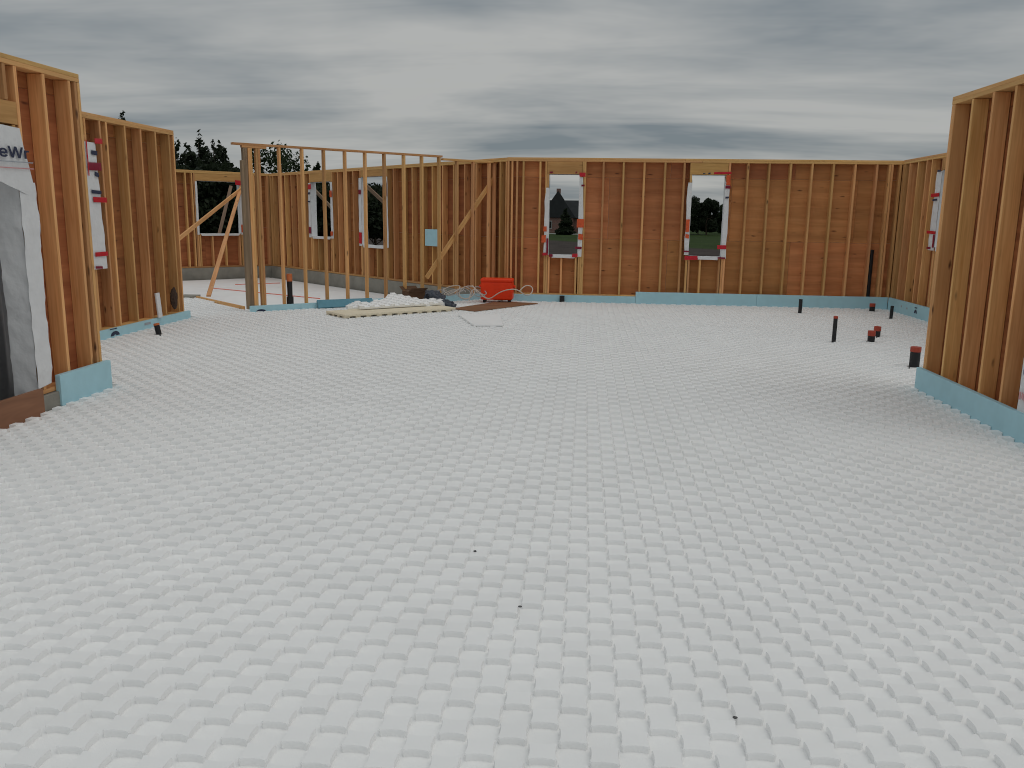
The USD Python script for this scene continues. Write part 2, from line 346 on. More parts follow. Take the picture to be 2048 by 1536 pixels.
def knob_mesh(n=5, bevel=True):
    a, b, ins, ear = 0.0436, 0.0410, 0.0065, 0.006
    pts = []
    cs = [(-1, -1), (1, -1), (1, 1), (-1, 1)]
    for q in range(4):
        p, r = np.array(cs[q]) * (a, b), np.array(cs[(q + 1) % 4]) * (a, b)
        d = (r - p) / np.linalg.norm(r - p); nrm = np.array([-d[1], d[0]])
        p, r = p + d * ear, r - d * ear
        for k in range(n):
            t = k / (n - 1)
            pts.append(p + (r - p) * t + nrm * (ins if q % 2 == 0 else 0.0045) * (1 - (2 * t - 1) ** 2) ** 0.8)
    pts = np.array(pts); m = len(pts)
    rings = [(0.955, -KH - 0.002), (0.985, -0.012), (1.0, -0.0045), (0.95, 0.0)] if bevel else [(0.95, -KH - 0.002), (0.99, 0.0)]
    V = np.vstack([np.c_[pts * s, np.full(m, z)] for s, z in rings] + [[[0, 0, 0]]])
    F = []
    for q in range(len(rings) - 1):
        for k in range(m):
            u, w = q * m + k, q * m + (k + 1) % m
            F += [(u, w, w + m), (u, w + m, u + m)]
    e = (len(rings) - 1) * m
    F += [(e + k, e + (k + 1) % m, len(V) - 1) for k in range(m)]
    return V, np.array(F)
KN, KF = knob_mesh(7), knob_mesh(3, False)

floor = thing('floor', (0, 6, -0.07), label='white foam heating floor boards moulded with a chequerboard of square knobs', kind='structure')
inner = prep(main_poly.buffer(-0.03))
cells = []
for i in range(-110, 70):
    x = X0 + i * CX
    for k in range(-45, 150):
        if (i + k) % 2: continue
        y = Y0 + k * CY + CY / 2
        if inner.contains(Point(x, y)): cells.append((x, y, i, k))
PW, PH = 12, 12
pan_z = {}
for pi in range(-10, 7):
    for pk in range(-4, 13):
        r = sbox(X0 - CX / 2 + pi * PW * CX + 0.00005, Y0 + pk * PH * CY + 0.00005, X0 - CX / 2 + (pi + 1) * PW * CX - 0.00005, Y0 + (pk + 1) * PH * CY - 0.00005).intersection(main_poly)
        if r.is_empty or r.area < 0.01: continue
        dz = RNG.uniform(-0.0008, 0.0008); pan_z[pi, pk] = dz
        for gg in getattr(r, 'geoms', [r]):
            if gg.geom_type != 'Polygon' or gg.area < 0.01: continue
            e = trimesh.creation.extrude_polygon(gg, 0.03, engine='earcut')
            put('insulation_panel', xf(e, None, (0, 0, -KH - 0.03 + dz)), 'eps', floor)
near, far = [], []
for x, y, i, k in cells:
    d = np.array([x, y, 0]) - EYE; c = CM @ d
    u, v = FPX * c[0] / max(c[2], 1e-3) + 1024, FPX * c[1] / max(c[2], 1e-3) + 768
    seen = c[2] > 0.2 and -40 < u < 2088 and v < 1560
    near.append((np.linalg.norm(d) if seen else 1e3 + np.linalg.norm(d), x, y, i, k))
near.sort()
def knob_at(proto, x, y, i, k):
    dz = pan_z.get((math.floor(i / PW), math.floor(k / PH)), 0.0)
    s = 1 + RNG.uniform(-0.02, 0.02)
    return xf((proto[0] * (s, s, 1), proto[1]), rot([0, 0, 1], RNG.uniform(-1.2, 1.2)), (x + RNG.normal(0, 0.0006), y + RNG.normal(0, 0.0006), dz + RNG.normal(0, 0.0005)))
for _, x, y, i, k in near[:300]:
    put('knob', knob_at(KN, x, y, i, k), 'eps', floor, smooth=35)
rest = [knob_at(KN if d < 7 else KF, x, y, i, k) for d, x, y, i, k in near[300:]]
put('knob', merge(rest), 'eps', floor, smooth=35, kind='stuff')

# wing floor, one step lower, behind the partition
WZ = -0.20
wing = Polygon([(-5.42, 13.12), (-7.02, 14.72), (-11.5, 19.2), (-8.43, 22.27), (-1.75, 15.6), tuple(F0 + F_DIR * 0.05)])
wf = thing('wing_floor', (-6.5, 17, WZ - 0.05), label='smooth white foam floor of the wing behind the partition', kind='structure')
Rw = rot([0, 0, 1], 45)
for a in range(-12, 14):
    for b in range(-3, 30):
        q = np.array([(a * 1.08 + 0.002, b * 1.08 + 0.002), ((a + 1) * 1.08 - 0.002, b * 1.08 + 0.002), ((a + 1) * 1.08 - 0.002, (b + 1) * 1.08 - 0.002), (a * 1.08 + 0.002, (b + 1) * 1.08 - 0.002)]) @ Rw[:2, :2].T
        r = Polygon(q).intersection(wing)
        if r.is_empty or r.area < 0.01 or r.geom_type != 'Polygon': continue
        put('insulation_panel', xf(trimesh.creation.extrude_polygon(r, 0.05, engine='earcut'), None, (0, 0, WZ - 0.05 + RNG.uniform(-0.002, 0))), 'eps', wf)
for k, (a, b) in enumerate((((423, 576), (640, 597)), ((470, 569), (560, 566)))):
    p, q = on_z(*a, WZ + 0.01), on_z(*b, WZ + 0.01)
    n = 9; pts = [p + (q - p) * t + (0, 0, 0) for t in np.linspace(0, 1, n)]
    put('marking_string', tube(spline(pts, 24), 0.009, 6), 'redline', label=['long red string line stretched across the wing floor, seen behind the partition', 'short red string line farther back on the wing floor, by the tall post'][k], cat='string')

# ------------------------------------------------------------------ timber walls
TH, D6, D4 = 0.0336, 0.1240, 0.0788          # 38 mm, 140 mm and 89 mm lumber
class Wall:
    def __init__(self, name, P, u, o, z0, z1, s0, s1, label, depth=D6, cat='wall', group=None):
        self.P, self.u, self.o = np.array([*P, 0.0]), np.array([*u, 0.0]), np.array([*o, 0.0])
        self.z0, self.z1, self.s0, self.s1, self.dp = z0, z1, s0, s1, depth
        c = self.P + self.u * (s0 + s1) / 2 + self.o * depth / 2
        self.t = thing(name, (c[0], c[1], z0), label, cat, group)
        self.flip = np.dot(np.cross(self.u, self.o), [0, 0, 1]) < 0
    def w(self, geo):
        v, f = geo
        X = self.P + v[:, :1] * self.u + v[:, 1:2] * self.o + v[:, 2:] * np.array([0, 0, 1.0])
        return X, (f[:, ::-1] if self.flip else f)
    def piece(self, name, lo, hi, material, along, jit=0.0012, tilt=0.0, **k):
        v, f = cbox(lo, hi)
        gc = {'z': v[:, [0, 1, 2]], 's': v[:, [2, 1, 0]]}[along] + offs()
        v = v + RNG.normal(0, jit, 3)
        if tilt: v[:, 0] += (v[:, 2] - v[:, 2].min()) * RNG.normal(0, tilt)
        X, f = self.w((v, f))
        return put(name, (X, f), material, self.t, gco=gc, **k)
    def stud(self, s, z0=None, z1=None, name='stud', material='lumber', d0=0.0, d1=None, t=TH, **k):
        self.piece(name, (s - t / 2, d0, self.z0 + TH + 0.0008 if z0 is None else z0), (s + t / 2, self.dp if d1 is None else d1, self.z1 - 2 * TH - 0.0008 if z1 is None else z1), material, 'z', tilt=0.0012, **k)
    def plates(self, n=2, bottom=True, mat1='lumber_pale', cuts=(), breaks=()):
        for q in range(n):
            ends = [self.s0, *sorted(b + 0.3 * q for b in breaks), self.s1]
            for a, b in zip(ends, ends[1:]):
                self.piece('top_plate', (a + 0.001, 0, self.z1 - (q + 1) * TH + 0.0004), (b - 0.001, self.dp, self.z1 - q * TH - 0.0004), mat1, 's', jit=0.0008)
        if bottom:
            ends = [self.s0, *sorted(breaks), self.s1]
            for a, b in zip(ends, ends[1:]):
                segs = [(a, b)]
                for c0, c1 in cuts:
                    segs = [x for p, q in segs for x in ((p, min(q, c0)), (max(p, c1), q)) if x[1] - x[0] > 0.02]
                for p, q in segs: self.piece('bottom_plate', (p + 0.001, 0, self.z0), (q - 0.001, self.dp, self.z0 + TH), 'lumber', 's', jit=0.0006)
    def sheathing(self, openings=(), rows=(-0.02, 1.13, 2.21), width=2.16, first=0.0, material='plywood', top=None):
        top = self.z1 - 0.004 if top is None else top
        rows = [*rows, top]
        holes = [sbox(a, z0, b, z1) for a, b, z0, z1 in openings]
        for r, (za, zb) in enumerate(zip(rows, rows[1:])):
            s = self.s0 + first % width - (width / 2 if r % 2 else 0) - width
            while s < self.s1 - 1e-6:
                g = sbox(max(s, self.s0) + 0.0015, za + 0.0015, min(s + width, self.s1) - 0.0015, zb - 0.0015) if min(s + width, self.s1) - max(s, self.s0) > 0.02 else None
                s += width
                if g is None: continue
                for h in holes: g = g.difference(h)
                for p in getattr(g, 'geoms', [g]):
                    if p.is_empty or p.area < 0.004: continue
                    e = trimesh.creation.extrude_polygon(p, 0.010, engine='earcut')
                    v = np.array(e.vertices); q = np.c_[v[:, 0], self.dp + 0.001 + v[:, 2] + RNG.uniform(0, 0.001), v[:, 1]]
                    # (s, z, d) -> (s, d, z) mirrors the faces
                    X, f = self.w((q, np.array(e.faces)[:, ::-1]))
                    put('sheathing_panel', (X, f), material, self.t, gco=q[:, [2, 1, 0]] + offs())
    def outer_wrap(self, openings=()):
        g = sbox(self.s0, self.z0 - 0.08, self.s1, self.z1 - 0.02)
        for a, b, z0, z1 in openings: g = g.difference(sbox(a, z0, b, z1))
        for p in getattr(g, 'geoms', [g]):
            e = trimesh.creation.extrude_polygon(p, 0.002, engine='earcut'); v = np.array(e.vertices)
            X, f = self.w((np.c_[v[:, 0], self.dp + 0.016 + v[:, 2], v[:, 1]], np.array(e.faces)[:, ::-1]))
            put('house_wrap', (X, f), 'wrap', self.t)
    def window(self, a, b, z0, z1, studs_below=(), header=True, wrap=True, top_flap=0.0, side=('l', 'r'), lz=(0, 0), rz=(0, 0), flap=0.075, king=True):
        """Jack and king studs, header, sill and cripples round an opening, and the house wrap folded in over its edges."""
        for s, sg in ((a, -1), (b, 1)):
            self.stud(s + sg * TH * 0.5, z1=z1 - 0.001, name='jack_stud')
            if king: self.stud(s + sg * TH * 1.55)
        ht = self.z1 - 2 * TH - 0.001
        if header:
            self.piece('header', (a - TH, 0.004, z1), (b + TH, 0.004 + TH, ht), 'header_wood', 's')
            self.piece('header', (a - TH, 0.006 + TH, z1), (b + TH, self.dp - 0.002, ht), 'header_wood', 's')
        self.piece('window_sill', (a, 0, z0 - TH), (b, self.dp, z0), 'lumber', 's')
        for s in studs_below: self.stud(s, z1=z0 - TH - 0.001, name='cripple_stud')
        if wrap:
            e = 0.009
            for s, sg, zz in ((a, 1, lz), (b, -1, rz)):
                self.sheet('house_wrap', [(s + sg * e, -0.012, z0 + 0.01), (s + sg * e, self.dp + 0.02, z0 + 0.01), (s + sg * e, self.dp + 0.02, z1 - 0.01), (s + sg * e, -0.012, z1 - 0.01 - zz[1])], 'wrap', amp=0.004)
                za, zb = z0 - 0.02 + zz[0], z1 - 0.02 - zz[1]
                self.sheet('house_wrap', [(s + sg * e * 1.2, -0.014, za), (s - sg * flap, -0.016, za), (s - sg * flap * 0.8, -0.016, zb), (s + sg * e * 1.2, -0.014, zb)], 'wrap', amp=0.007, ragged=0.014)
            self.sheet('house_wrap', [(a, -0.012, z0 + e), (b, -0.012, z0 + e), (b, self.dp + 0.02, z0 + e), (a, self.dp + 0.02, z0 + e)], 'wrap', amp=0.004)
            self.sheet('house_wrap', [(a + 0.03, -0.011, z0 + e), (b - 0.03, -0.011, z0 + e), (b - 0.07, -0.013, z0 - 0.05), (a + 0.08, -0.013, z0 - 0.045)], 'wrap', amp=0.006, ragged=0.012)
            self.sheet('house_wrap', [(a, -0.008, z1 - e), (b, -0.008, z1 - e), (b, self.dp + 0.02, z1 - e), (a, self.dp + 0.02, z1 - e)], 'wrap', amp=0.004)
    def sheet(self, name, quad, material, amp=0.004, ragged=0.0, n=(5, 16), parent=None, th=0.0016, **k):
        """A thin rumpled sheet between four corners (s, d, z), closed, with a little thickness."""
        q = np.array(quad, float)
        lu, lv = np.linalg.norm(q[1] - q[0]), np.linalg.norm(q[3] - q[0])
        nu, nv = (n if lv >= lu else n[::-1])
        U, W = np.meshgrid(np.linspace(0, 1, nu), np.linspace(0, 1, nv), indexing='ij')
        g = ((1 - U) * (1 - W))[..., None] * q[0] + (U * (1 - W))[..., None] * q[1] + (U * W)[..., None] * q[2] + ((1 - U) * W)[..., None] * q[3]
        nrm = np.cross(q[1] - q[0], q[3] - q[0]); nrm /= np.linalg.norm(nrm)
        if nrm[1] > 0: pass
        o = offs()
        wob = (meshkit.fbm(g * 9 + o, 3) - 0.35) * 2 * amp
        g = g + nrm * (wob * np.sign(-nrm[1] if abs(nrm[1]) > 0.5 else 1))[..., None]
        if ragged:
            edge = (meshkit.noise(np.stack([W * 7, W * 0, W * 0], -1) + o) - 0.5) * 2 * ragged
            g = g + (U * edge)[..., None] * (q[1] - q[0]) / lu
        A = g.reshape(-1, 3); B = A + nrm * th
        F = []
        for i in range(nu - 1):
            for j in range(nv - 1):
                a, b, c, d = i * nv + j, (i + 1) * nv + j, (i + 1) * nv + j + 1, i * nv + j + 1
                m = len(A); F += [(a, c, b), (a, d, c), (a + m, b + m, c + m), (a + m, c + m, d + m)]
        rim = [i * nv for i in range(nu)] + [(nu - 1) * nv + j for j in range(1, nv)] + [i * nv + nv - 1 for i in range(nu - 2, -1, -1)] + [j for j in range(nv - 2, 0, -1)]
        m = len(A)
        for i in range(len(rim)):
            a, b = rim[i], rim[(i + 1) % len(rim)]; F += [(a, b, b + m), (a, b + m, a + m)]
        X, f = self.w((np.vstack([A, B]), np.array(F)))
        return put(name, (X, f), material, parent or self.t, smooth=True, **k)
    def tape(self, s0, s1, z0, z1, col='tape_red', d=-0.028, slant=0.0):
        slant += RNG.normal(0, 0.006)
        self.sheet({'tape_red': 'red_tape', 'tape_dark': 'dark_red_tape', 'tape_orange': 'orange_tape'}.get(col, 'printed_mark'), [(s0, d, z0), (s1, d, z0 + slant), (s1, d, z1 + slant), (s0, d, z1)], col, amp=0.003, ragged=0.006, n=(4, 6), th=0.002)
    def frame(self, studs, openings=(), **k):
        for s in studs:
            if any(a - 0.06 < s < b + 0.06 for a, b, *_ in openings): continue
            self.stud(s, **k)

SP = 0.3595
# -- G: the long back wall
G = Wall('framed_wall', (0, 15.46), (1, 0), (0, 1), 0.10, 2.545, -1.42, 5.555, 'long timber wall across the back with two narrow taped windows and red brown plywood sheathing')
g_open = [(-0.665, -0.115, 0.83, 2.26), (1.845, 2.44, 0.845, 2.275)]
G.plates(breaks=(1.72,))
G.sheathing(g_open, first=0.75)
G.outer_wrap(g_open)
G.window(*g_open[0], studs_below=(-0.64, -0.415, -0.15), lz=(0.02, 0.22), rz=(0.0, 0.03))
G.window(*g_open[1], studs_below=(1.875, 2.07, 2.41), lz=(0.05, 0.12), rz=(0.0, 0.1), king=False)
G.stud(2.44 + TH * 1.55)
G.frame([-1.395, -1.33, -1.24, -1.135, -0.83, -0.03, 0.30, 0.65, 1.01, 1.375, 1.715] + [2.81 + 0.3633 * k for k in range(7)] + [5.21, 5.25, 5.385, 5.46, 5.53], g_open)
for a in ((-0.76, -0.66, 0.82, 0.87, 'tape_red'), (-0.69, -0.655, 0.86, 1.13, 'tape_dark'), (-0.78, -0.70, 1.05, 1.18, 'tape_orange'), (-0.75, -0.69, 1.25, 1.34, 'tape_orange'), (-0.64, -0.57, 0.80, 0.85, 'tape_dark'), (-0.22, -0.12, 0.80, 0.86, 'tape_red'),
          (-0.15, -0.02, 1.33, 1.48, 'tape_orange'), (-0.12, -0.03, 1.12, 1.22, 'tape_orange'), (-0.17, -0.05, 0.95, 0.99, 'tape_dark'), (-0.13, -0.02, 2.22, 2.29, 'tape_red'), (-0.09, -0.03, 2.05, 2.08, 'tape_dark'), (-0.66, -0.60, 2.27, 2.30, 'tape_dark'), (-0.2, -0.17, 2.27, 2.30, 'tape_dark'),
          (1.79, 2.02, 0.79, 0.86, 'tape_red'), (1.76, 1.86, 0.93, 0.955, 'tape_dark'), (1.78, 1.845, 1.28, 1.50, 'tape_orange'), (1.78, 1.845, 1.18, 1.25, 'tape_orange'), (2.35, 2.51, 0.99, 1.06, 'tape_red'), (2.37, 2.50, 0.82, 0.85, 'tape_dark'), (2.22, 2.52, 2.285, 2.32, 'tape_red'), (2.44, 2.51, 2.10, 2.27, 'tape_orange'), (2.43, 2.52, 2.04, 2.09, 'tape_dark'), (2.12, 2.16, 2.28, 2.305, 'ink'), (2.03, 2.07, 2.285, 2.30, 'ink')):
    G.tape(*a[:4], a[4])
G.tape(2.44, 2.50, 1.87, 1.90, 'ink')

# -- H: right far wall
H = Wall('framed_wall', (5.42, 0), (0, 1), (1, 0), 0.10, 2.55, 9.2, 15.456, 'right hand far timber wall with one taped window, meeting the back wall in the corner')
h_open = [(13.0, 13.76, 1.12, 2.30)]
H.plates(breaks=(12.2,))
H.sheathing(h_open, first=0.4, material='plywood_shaded')
H.outer_wrap(h_open)
H.window(*h_open[0], studs_below=(13.05, 13.38, 13.72), flap=0.22, rz=(-0.02, 0.0))
H.frame([15.435, 15.38, 15.15, 14.79, 14.43, 14.22, 12.6, 12.24, 11.88, 11.52, 11.16, 10.8, 10.44, 10.08, 9.72, 9.36], h_open)
for a in ((13.74, 14.05, 1.90, 1.955, 'tape_red'), (13.72, 14.06, 1.33, 1.375, 'tape_red'), (13.74, 13.80, 1.12, 1.32, 'tape_dark'), (13.85, 14.0, 1.10, 1.13, 'tape_dark')): H.tape(*a[:4], a[4], d=-0.028)
H.tape(13.80, 13.97, 1.84, 1.87, 'ink'); H.tape(13.78, 13.9, 2.27, 2.30, 'ink')

# -- I: right near wall
I = Wall('framed_wall', (3.145, 0), (0, 1), (1, 0), 0.10, 2.575, 3.4, 7.955, 'near right timber wall running out of the picture, three studs doubled at its far end')
i_open = [(4.2, 5.98, 0.42, 2.25)]
I.plates(mat1='lumber_pale')
I.sheathing(i_open, first=0.25, rows=(-0.02, 2.40), material='plywood_shaded')
I.outer_wrap(i_open)
I.window(*i_open[0], studs_below=(4.5, 4.86, 5.22, 5.58), wrap=False)
for s in (7.938, 7.902): I.stud(s, material='lumber_pale')
I.frame([7.54, 7.18, 6.83, 6.48, 6.125, 3.9, 3.55], i_open)
wrapI = [(5.97, -0.012, 0.13), (6.19, -0.014, 0.13), (6.13, -0.014, 2.2), (5.97, -0.012, 2.2)]
I.sheet('house_wrap', wrapI, 'wrap', amp=0.006, ragged=0.012)
tm = meshkit.text_mesh('o', 0.085, 0.002, bold=True)
tv = np.array(tm.vertices)
X, f = I.w((np.c_[6.14 - tv[:, 0], -0.032 - tv[:, 2], 0.455 + tv[:, 1]], np.array(tm.faces)))
put('printed_letter', (X, f), 'ink', I.t)
I.tape(6.04, 6.15, 0.62, 0.76, 'ink', d=-0.030); I.tape(6.09, 6.12, 0.53, 0.62, 'ink', d=-0.030)
for k, (a, b) in enumerate(((6.13, 6.155), (6.09, 6.12), (6.05, 6.08))): I.tape(a, b, 0.28, 0.335 - 0.012 * (k % 2), 'ink_pink', d=-0.030)

# -- A: left near wall with the doorway
A = Wall('framed_wall', (-4.135, 0), (0, 1), (-1, 0), 0.10, 2.585, 3.2, 6.87, 'near left timber wall with white house wrap folded round its doorway')
a_open = [(3.5, 5.99, -0.05, 2.10), (3.5, 5.93, 2.27, 2.51)]
A.plates(cuts=((3.5, 5.99),))
A.sheathing(a_open, first=-0.3, rows=(-0.02, 2.40), material='plywood_shaded')
A.outer_wrap(a_open)
for s in (6.855, 6.815, 6.73): A.stud(s)
A.stud(6.40); A.stud(6.075); A.stud(6.008, z1=2.10, name='jack_stud'); A.stud(3.45); A.stud(3.30)
A.stud(5.955, z0=2.27, name='cripple_stud')
A.piece('header', (3.46, 0.002, 2.105), (6.055, D6 - 0.004, 2.265), 'header_wood', 's')
A.sheet('house_wrap', [(5.962, -0.016, 0.16), (6.14, -0.016, 0.18), (6.155, -0.018, 1.70), (5.962, -0.016, 1.70)], 'wrap', amp=0.012, ragged=0.016, n=(7, 40))
A.sheet('house_wrap', [(5.60, -0.022, 1.74), (6.15, -0.020, 1.58), (6.03, -0.016, 2.08), (5.60, -0.018, 2.10)], 'wrap', amp=0.012)
A.sheet('house_wrap', [(5.965, -0.014, 0.14), (5.955, D6 + 0.05, 0.10), (5.955, D6 + 0.05, 2.06), (5.965, -0.014, 2.06)], 'wrap', amp=0.022, n=(10, 40))
tm = meshkit.text_mesh('eWr', 0.075, 0.002, bold=True); tv = np.array(tm.vertices)
tv[:, 0] *= 0.335 / tv[:, 0].max()
X, f = A.w((np.c_[5.755 + tv[:, 0], -0.036 - tv[:, 2], 1.868 + tv[:, 1]], np.array(tm.faces)))
put('printed_letter', (X, f), 'ink', A.t)
A.tape(5.62, 6.13, 1.785, 1.793, 'ink_pink', d=-0.034); A.tape(5.62, 6.13, 1.83, 1.837, 'ink_grey', d=-0.034)

# -- B: left wall farther back
B = Wall('framed_wall', (-5.765, 0), (0, 1), (-1, 0), 0.06, 2.615, 7.0, 11.77, 'left timber wall behind the near left one, its taped window at the near end')
b_open = [(8.7, 9.56, 0.84, 2.36)]
B.plates()
B.sheathing(b_open, first=0.2, rows=(-0.02, 2.40), material='plywood_shaded')
B.outer_wrap(b_open)
B.window(*b_open[0], studs_below=(8.75, 9.1, 9.40, 9.53), flap=0.26, lz=(0, 0), rz=(0.0, 0.06))
B.frame([11.75, 11.63, 11.25, 10.87, 10.49, 10.07, 9.93, 8.4, 8.05, 7.7, 7.35], b_open)
for a in ((9.74, 9.90, 2.27, 2.33, 'tape_red'), (9.57, 9.84, 1.96, 2.05, 'tape_dark'), (9.62, 9.90, 1.60, 1.66, 'tape_red'), (9.57, 9.84, 0.97, 1.02, 'tape_red'), (9.56, 9.70, 0.83, 0.86, 'tape_dark'), (9.56, 9.58, 1.9, 2.3, 'tape_red')): B.tape(*a[:4], a[4], d=-0.03)
B.tape(9.66, 9.78, 2.14, 2.19, 'ink'); B.tape(9.6, 9.8, 1.70, 1.74, 'ink'); B.tape(9.7, 9.78, 1.9, 1.95, 'ink')

# -- E and D: the wing's outer walls behind the partition
EW = Wall('framed_wall', (-1.42, 15.47), tuple(E_DIR), (0.7071, 0.7071), 0.10, 2.54, 0.0, 10.085, 'timber wall of the wing seen through the partition studs, two taped windows in it')
e_open = [(4.10, 5.12, 0.82, 2.33), (6.55, 7.58, 0.95, 2.27)]
EW.plates(breaks=(4.6,))
EW.sheathing(e_open, first=0.3, material='plywood_shaded')
EW.outer_wrap(e_open)
for k in (0, 1): EW.window(*e_open[k], studs_below=[(4.15, 4.5, 4.85, 5.08), (6.6, 6.9, 7.25, 7.53)][k], flap=0.12)
EW.frame([0.03, 0.2, 0.55, 0.91, 1.27, 1.63, 1.99, 2.35, 2.71, 3.07, 3.43, 3.79, 5.5, 5.86, 6.22, 7.9, 8.3, 8.66, 9.02, 9.38, 9.74, 9.9, 9.975, 10.06], e_open)
for a in ((5.1, 5.22, 0.85, 1.1, 'tape_red'), (5.1, 5.2, 1.95, 2.05, 'tape_dark'), (4.02, 4.12, 1.9, 2.2, 'tape_orange'), (7.56, 7.68, 1.02, 1.18, 'tape_dark'), (7.5, 7.66, 2.1, 2.22, 'tape_red'), (6.45, 6.56, 1.0, 1.1, 'tape_orange'), (6.45, 6.56, 1.9, 2.05, 'tape_orange')): EW.tape(*a[:4], a[4], d=-0.03)
EW.tape(7.57, 7.7, 1.78, 1.81, 'ink'); EW.tape(7.57, 7.68, 1.98, 2.03, 'ink')
C_ED = np.array([-1.42, 15.47]) + E_DIR * 9.95
DW = Wall('framed_wall', tuple(C_ED), (-0.7071, -0.7071), tuple(E_DIR), 0.10, 2.54, 0.0, 4.6, 'end timber wall of the wing at far left, a wide dark window opening in it')
d_open = [(0.83, 1.95, 0.96, 2.29)]
DW.plates()
DW.sheathing(d_open, first=-0.4, material='plywood_shaded')
DW.outer_wrap(d_open)
DW.window(*d_open[0], studs_below=(0.88, 1.25, 1.6, 1.92), flap=0.05)
DW.frame([0.02, 0.06, 0.42, 0.74, 2.06, 2.22, 2.6, 2.96, 3.32, 3.7, 4.06, 4.4], d_open)
for a in ((0.75, 0.95, 2.20, 2.32, 'tape_red'), (0.76, 0.84, 1.0, 1.2, 'tape_orange')): DW.tape(*a[:4], a[4], d=-0.03)

# -- F: the open partition, 2x4 studs and no sheathing
PF = Wall('stud_partition', tuple(F0), tuple(F_DIR), tuple(F_N), 0.03, 2.535, -0.04, 4.72, 'open stud partition standing diagonally, single top plate and a diagonal brace', depth=D4, cat='partition')
PF.piece('top_plate', (-0.16, 0.0, 2.535 - TH), (3.52, D4, 2.535), 'lumber', 's')
PF.piece('top_plate', (-0.02, -0.001, 2.535 - 2 * TH - 0.002), (0.36, D4 - 0.002, 2.535 - TH - 0.001), 'lumber', 's')
PF.piece('top_plate', (3.53, 0.0, 2.535 - 2 * TH - 0.012), (4.70, D4, 2.535 - TH - 0.012), 'lumber', 's')
PF.piece('bottom_plate', (0.0, 0, 0.03), (4.70, D4, 0.03 + TH), 'lumber', 's')
PF.stud(-0.025, z0=0.03, z1=2.28, material='weathered', label='grey weathered stud, shorter than the rest')
PF.stud(0.0105, z0=0.03 + TH, z1=2.535 - 2 * TH - 0.003, material='weathered')
PF.stud(0.046, z0=0.03 + TH, z1=2.535 - 2 * TH - 0.003, material='weathered')
for s in (0.082, 0.117, 0.205, 0.241): PF.stud(s, z0=0.03 + TH + 0.001, z1=2.535 - 2 * TH - 0.003)
for s in (0.569, 0.936, 1.301, 1.67, 2.032, 2.391, 2.762, 3.114, 3.471): PF.stud(s, z0=0.03 + TH + 0.001, z1=2.535 - TH - 0.001)
for s in (3.836, 4.179, 4.54, 4.66): PF.stud(s, z0=0.03 + TH + 0.001, z1=2.535 - 2 * TH - 0.013)
def f_pt(px, py, d):
    return on_plane(px, py, [*(F0 + F_N * d), 0], [*F_N, 0])
bg, bc = board(f_pt(853, 556, D4 + 0.012), f_pt(1006, 330, D4 + 0.012), 0.085, 0.018)
put('diagonal_brace', bg, 'lumber', PF.t, gco=bc)

# -- concrete stem walls
def stem(P, u, o, s0, s1, z0, z1, label, d0=-0.06, d1=0.19):
    P, u, o = np.array([*P, 0.0]), np.array([*u, 0.0]), np.array([*o, 0.0])
    v, f = cbox((s0, d0, z0), (s1, d1, z1), 0.006)
    v = P + v[:, :1] * u + v[:, 1:2] * o + v[:, 2:] * np.array([0, 0, 1.0])
    if np.cross(u, o)[2] < 0: f = f[:, ::-1]
    put('foundation_wall', (v, f), 'concrete', label=label, cat='foundation wall')
stem((0, 15.46), (1, 0), (0, 1), -1.33, 5.60, -0.55, 0.096, 'concrete foundation under the long back wall', d0=0.002)
stem((5.42, 0), (0, 1), (1, 0), 9.0, 15.455, -0.55, 0.096, 'concrete foundation under the right far wall', d0=0.002)
stem((3.145, 0), (0, 1), (1, 0), 3.2, 7.955, -0.55, 0.096, 'concrete foundation under the near right wall', d0=0.002)
stem((-4.135, 0), (0, 1), (-1, 0), 5.93, 6.87, -0.55, 0.096, 'short grey concrete foundation stub beside the left doorway', d0=-0.03)
stem((-5.765, 0), (0, 1), (-1, 0), 7.0, 11.80, -0.55, 0.056, 'concrete foundation under the left wall farther back', d0=0.002)
stem((-1.42, 15.47), tuple(E_DIR), (0.7071, 0.7071), 0.10, 10.1, -0.6, 0.096, 'long grey concrete foundation under the wing wall behind the partition', d0=-0.07)
stem(tuple(C_ED), (-0.7071, -0.7071), tuple(E_DIR), 0.072, 4.7, -0.6, 0.096, 'grey concrete foundation under the end wall of the wing', d0=-0.07)

# -- blue foam strips along the feet of the walls
def strip(P, u, o, s0, s1, z1, label, d0=-0.046, d1=-0.003, z0=-KH, material='blue', marks=()):
    P, u, o = np.array([*P, 0.0]), np.array([*u, 0.0]), np.array([*o, 0.0])
    fl = np.cross(u, o)[2] < 0
    W3 = lambda v: P + v[:, :1] * u + v[:, 1:2] * o + v[:, 2:] * np.array([0, 0, 1.0])
    c = P + u * (s0 + s1) / 2
    t = thing('foam_strip', (c[0], c[1], z0), label, 'foam strip', 'blue foam strips along the feet of the walls')
    n = max(2, int((s1 - s0) / 0.25))
    v, f = cbox((s0, d0, z0), (s1, d1, z1), 0.002)
    put('foam_board', (W3(v), f[:, ::-1] if fl else f), material, t)
    for kind, s, z, w, h in marks:
        if kind == 'arch':
            a = np.linspace(0, math.pi, 13)
            pg = Polygon([(s + w / 2 * math.cos(x), z + h * math.sin(x)) for x in a] + [(s - w * 0.12 * math.cos(x), z + h * 0.25 * math.sin(x)) for x in a])
        else:
            pg = sbox(s - w / 2, z - h / 2, s + w / 2, z + h / 2)
        e = trimesh.creation.extrude_polygon(pg.buffer(0), 0.002, engine='earcut'); q = np.array(e.vertices)
        put('printed_mark', (W3(np.c_[q[:, 0], d0 - 0.003 + q[:, 2] * 0.8, q[:, 1]]), np.array(e.faces)[:, ::-1] if not fl else np.array(e.faces)), {'smudge': 'ink_grey'}.get(kind, 'ink'), t)
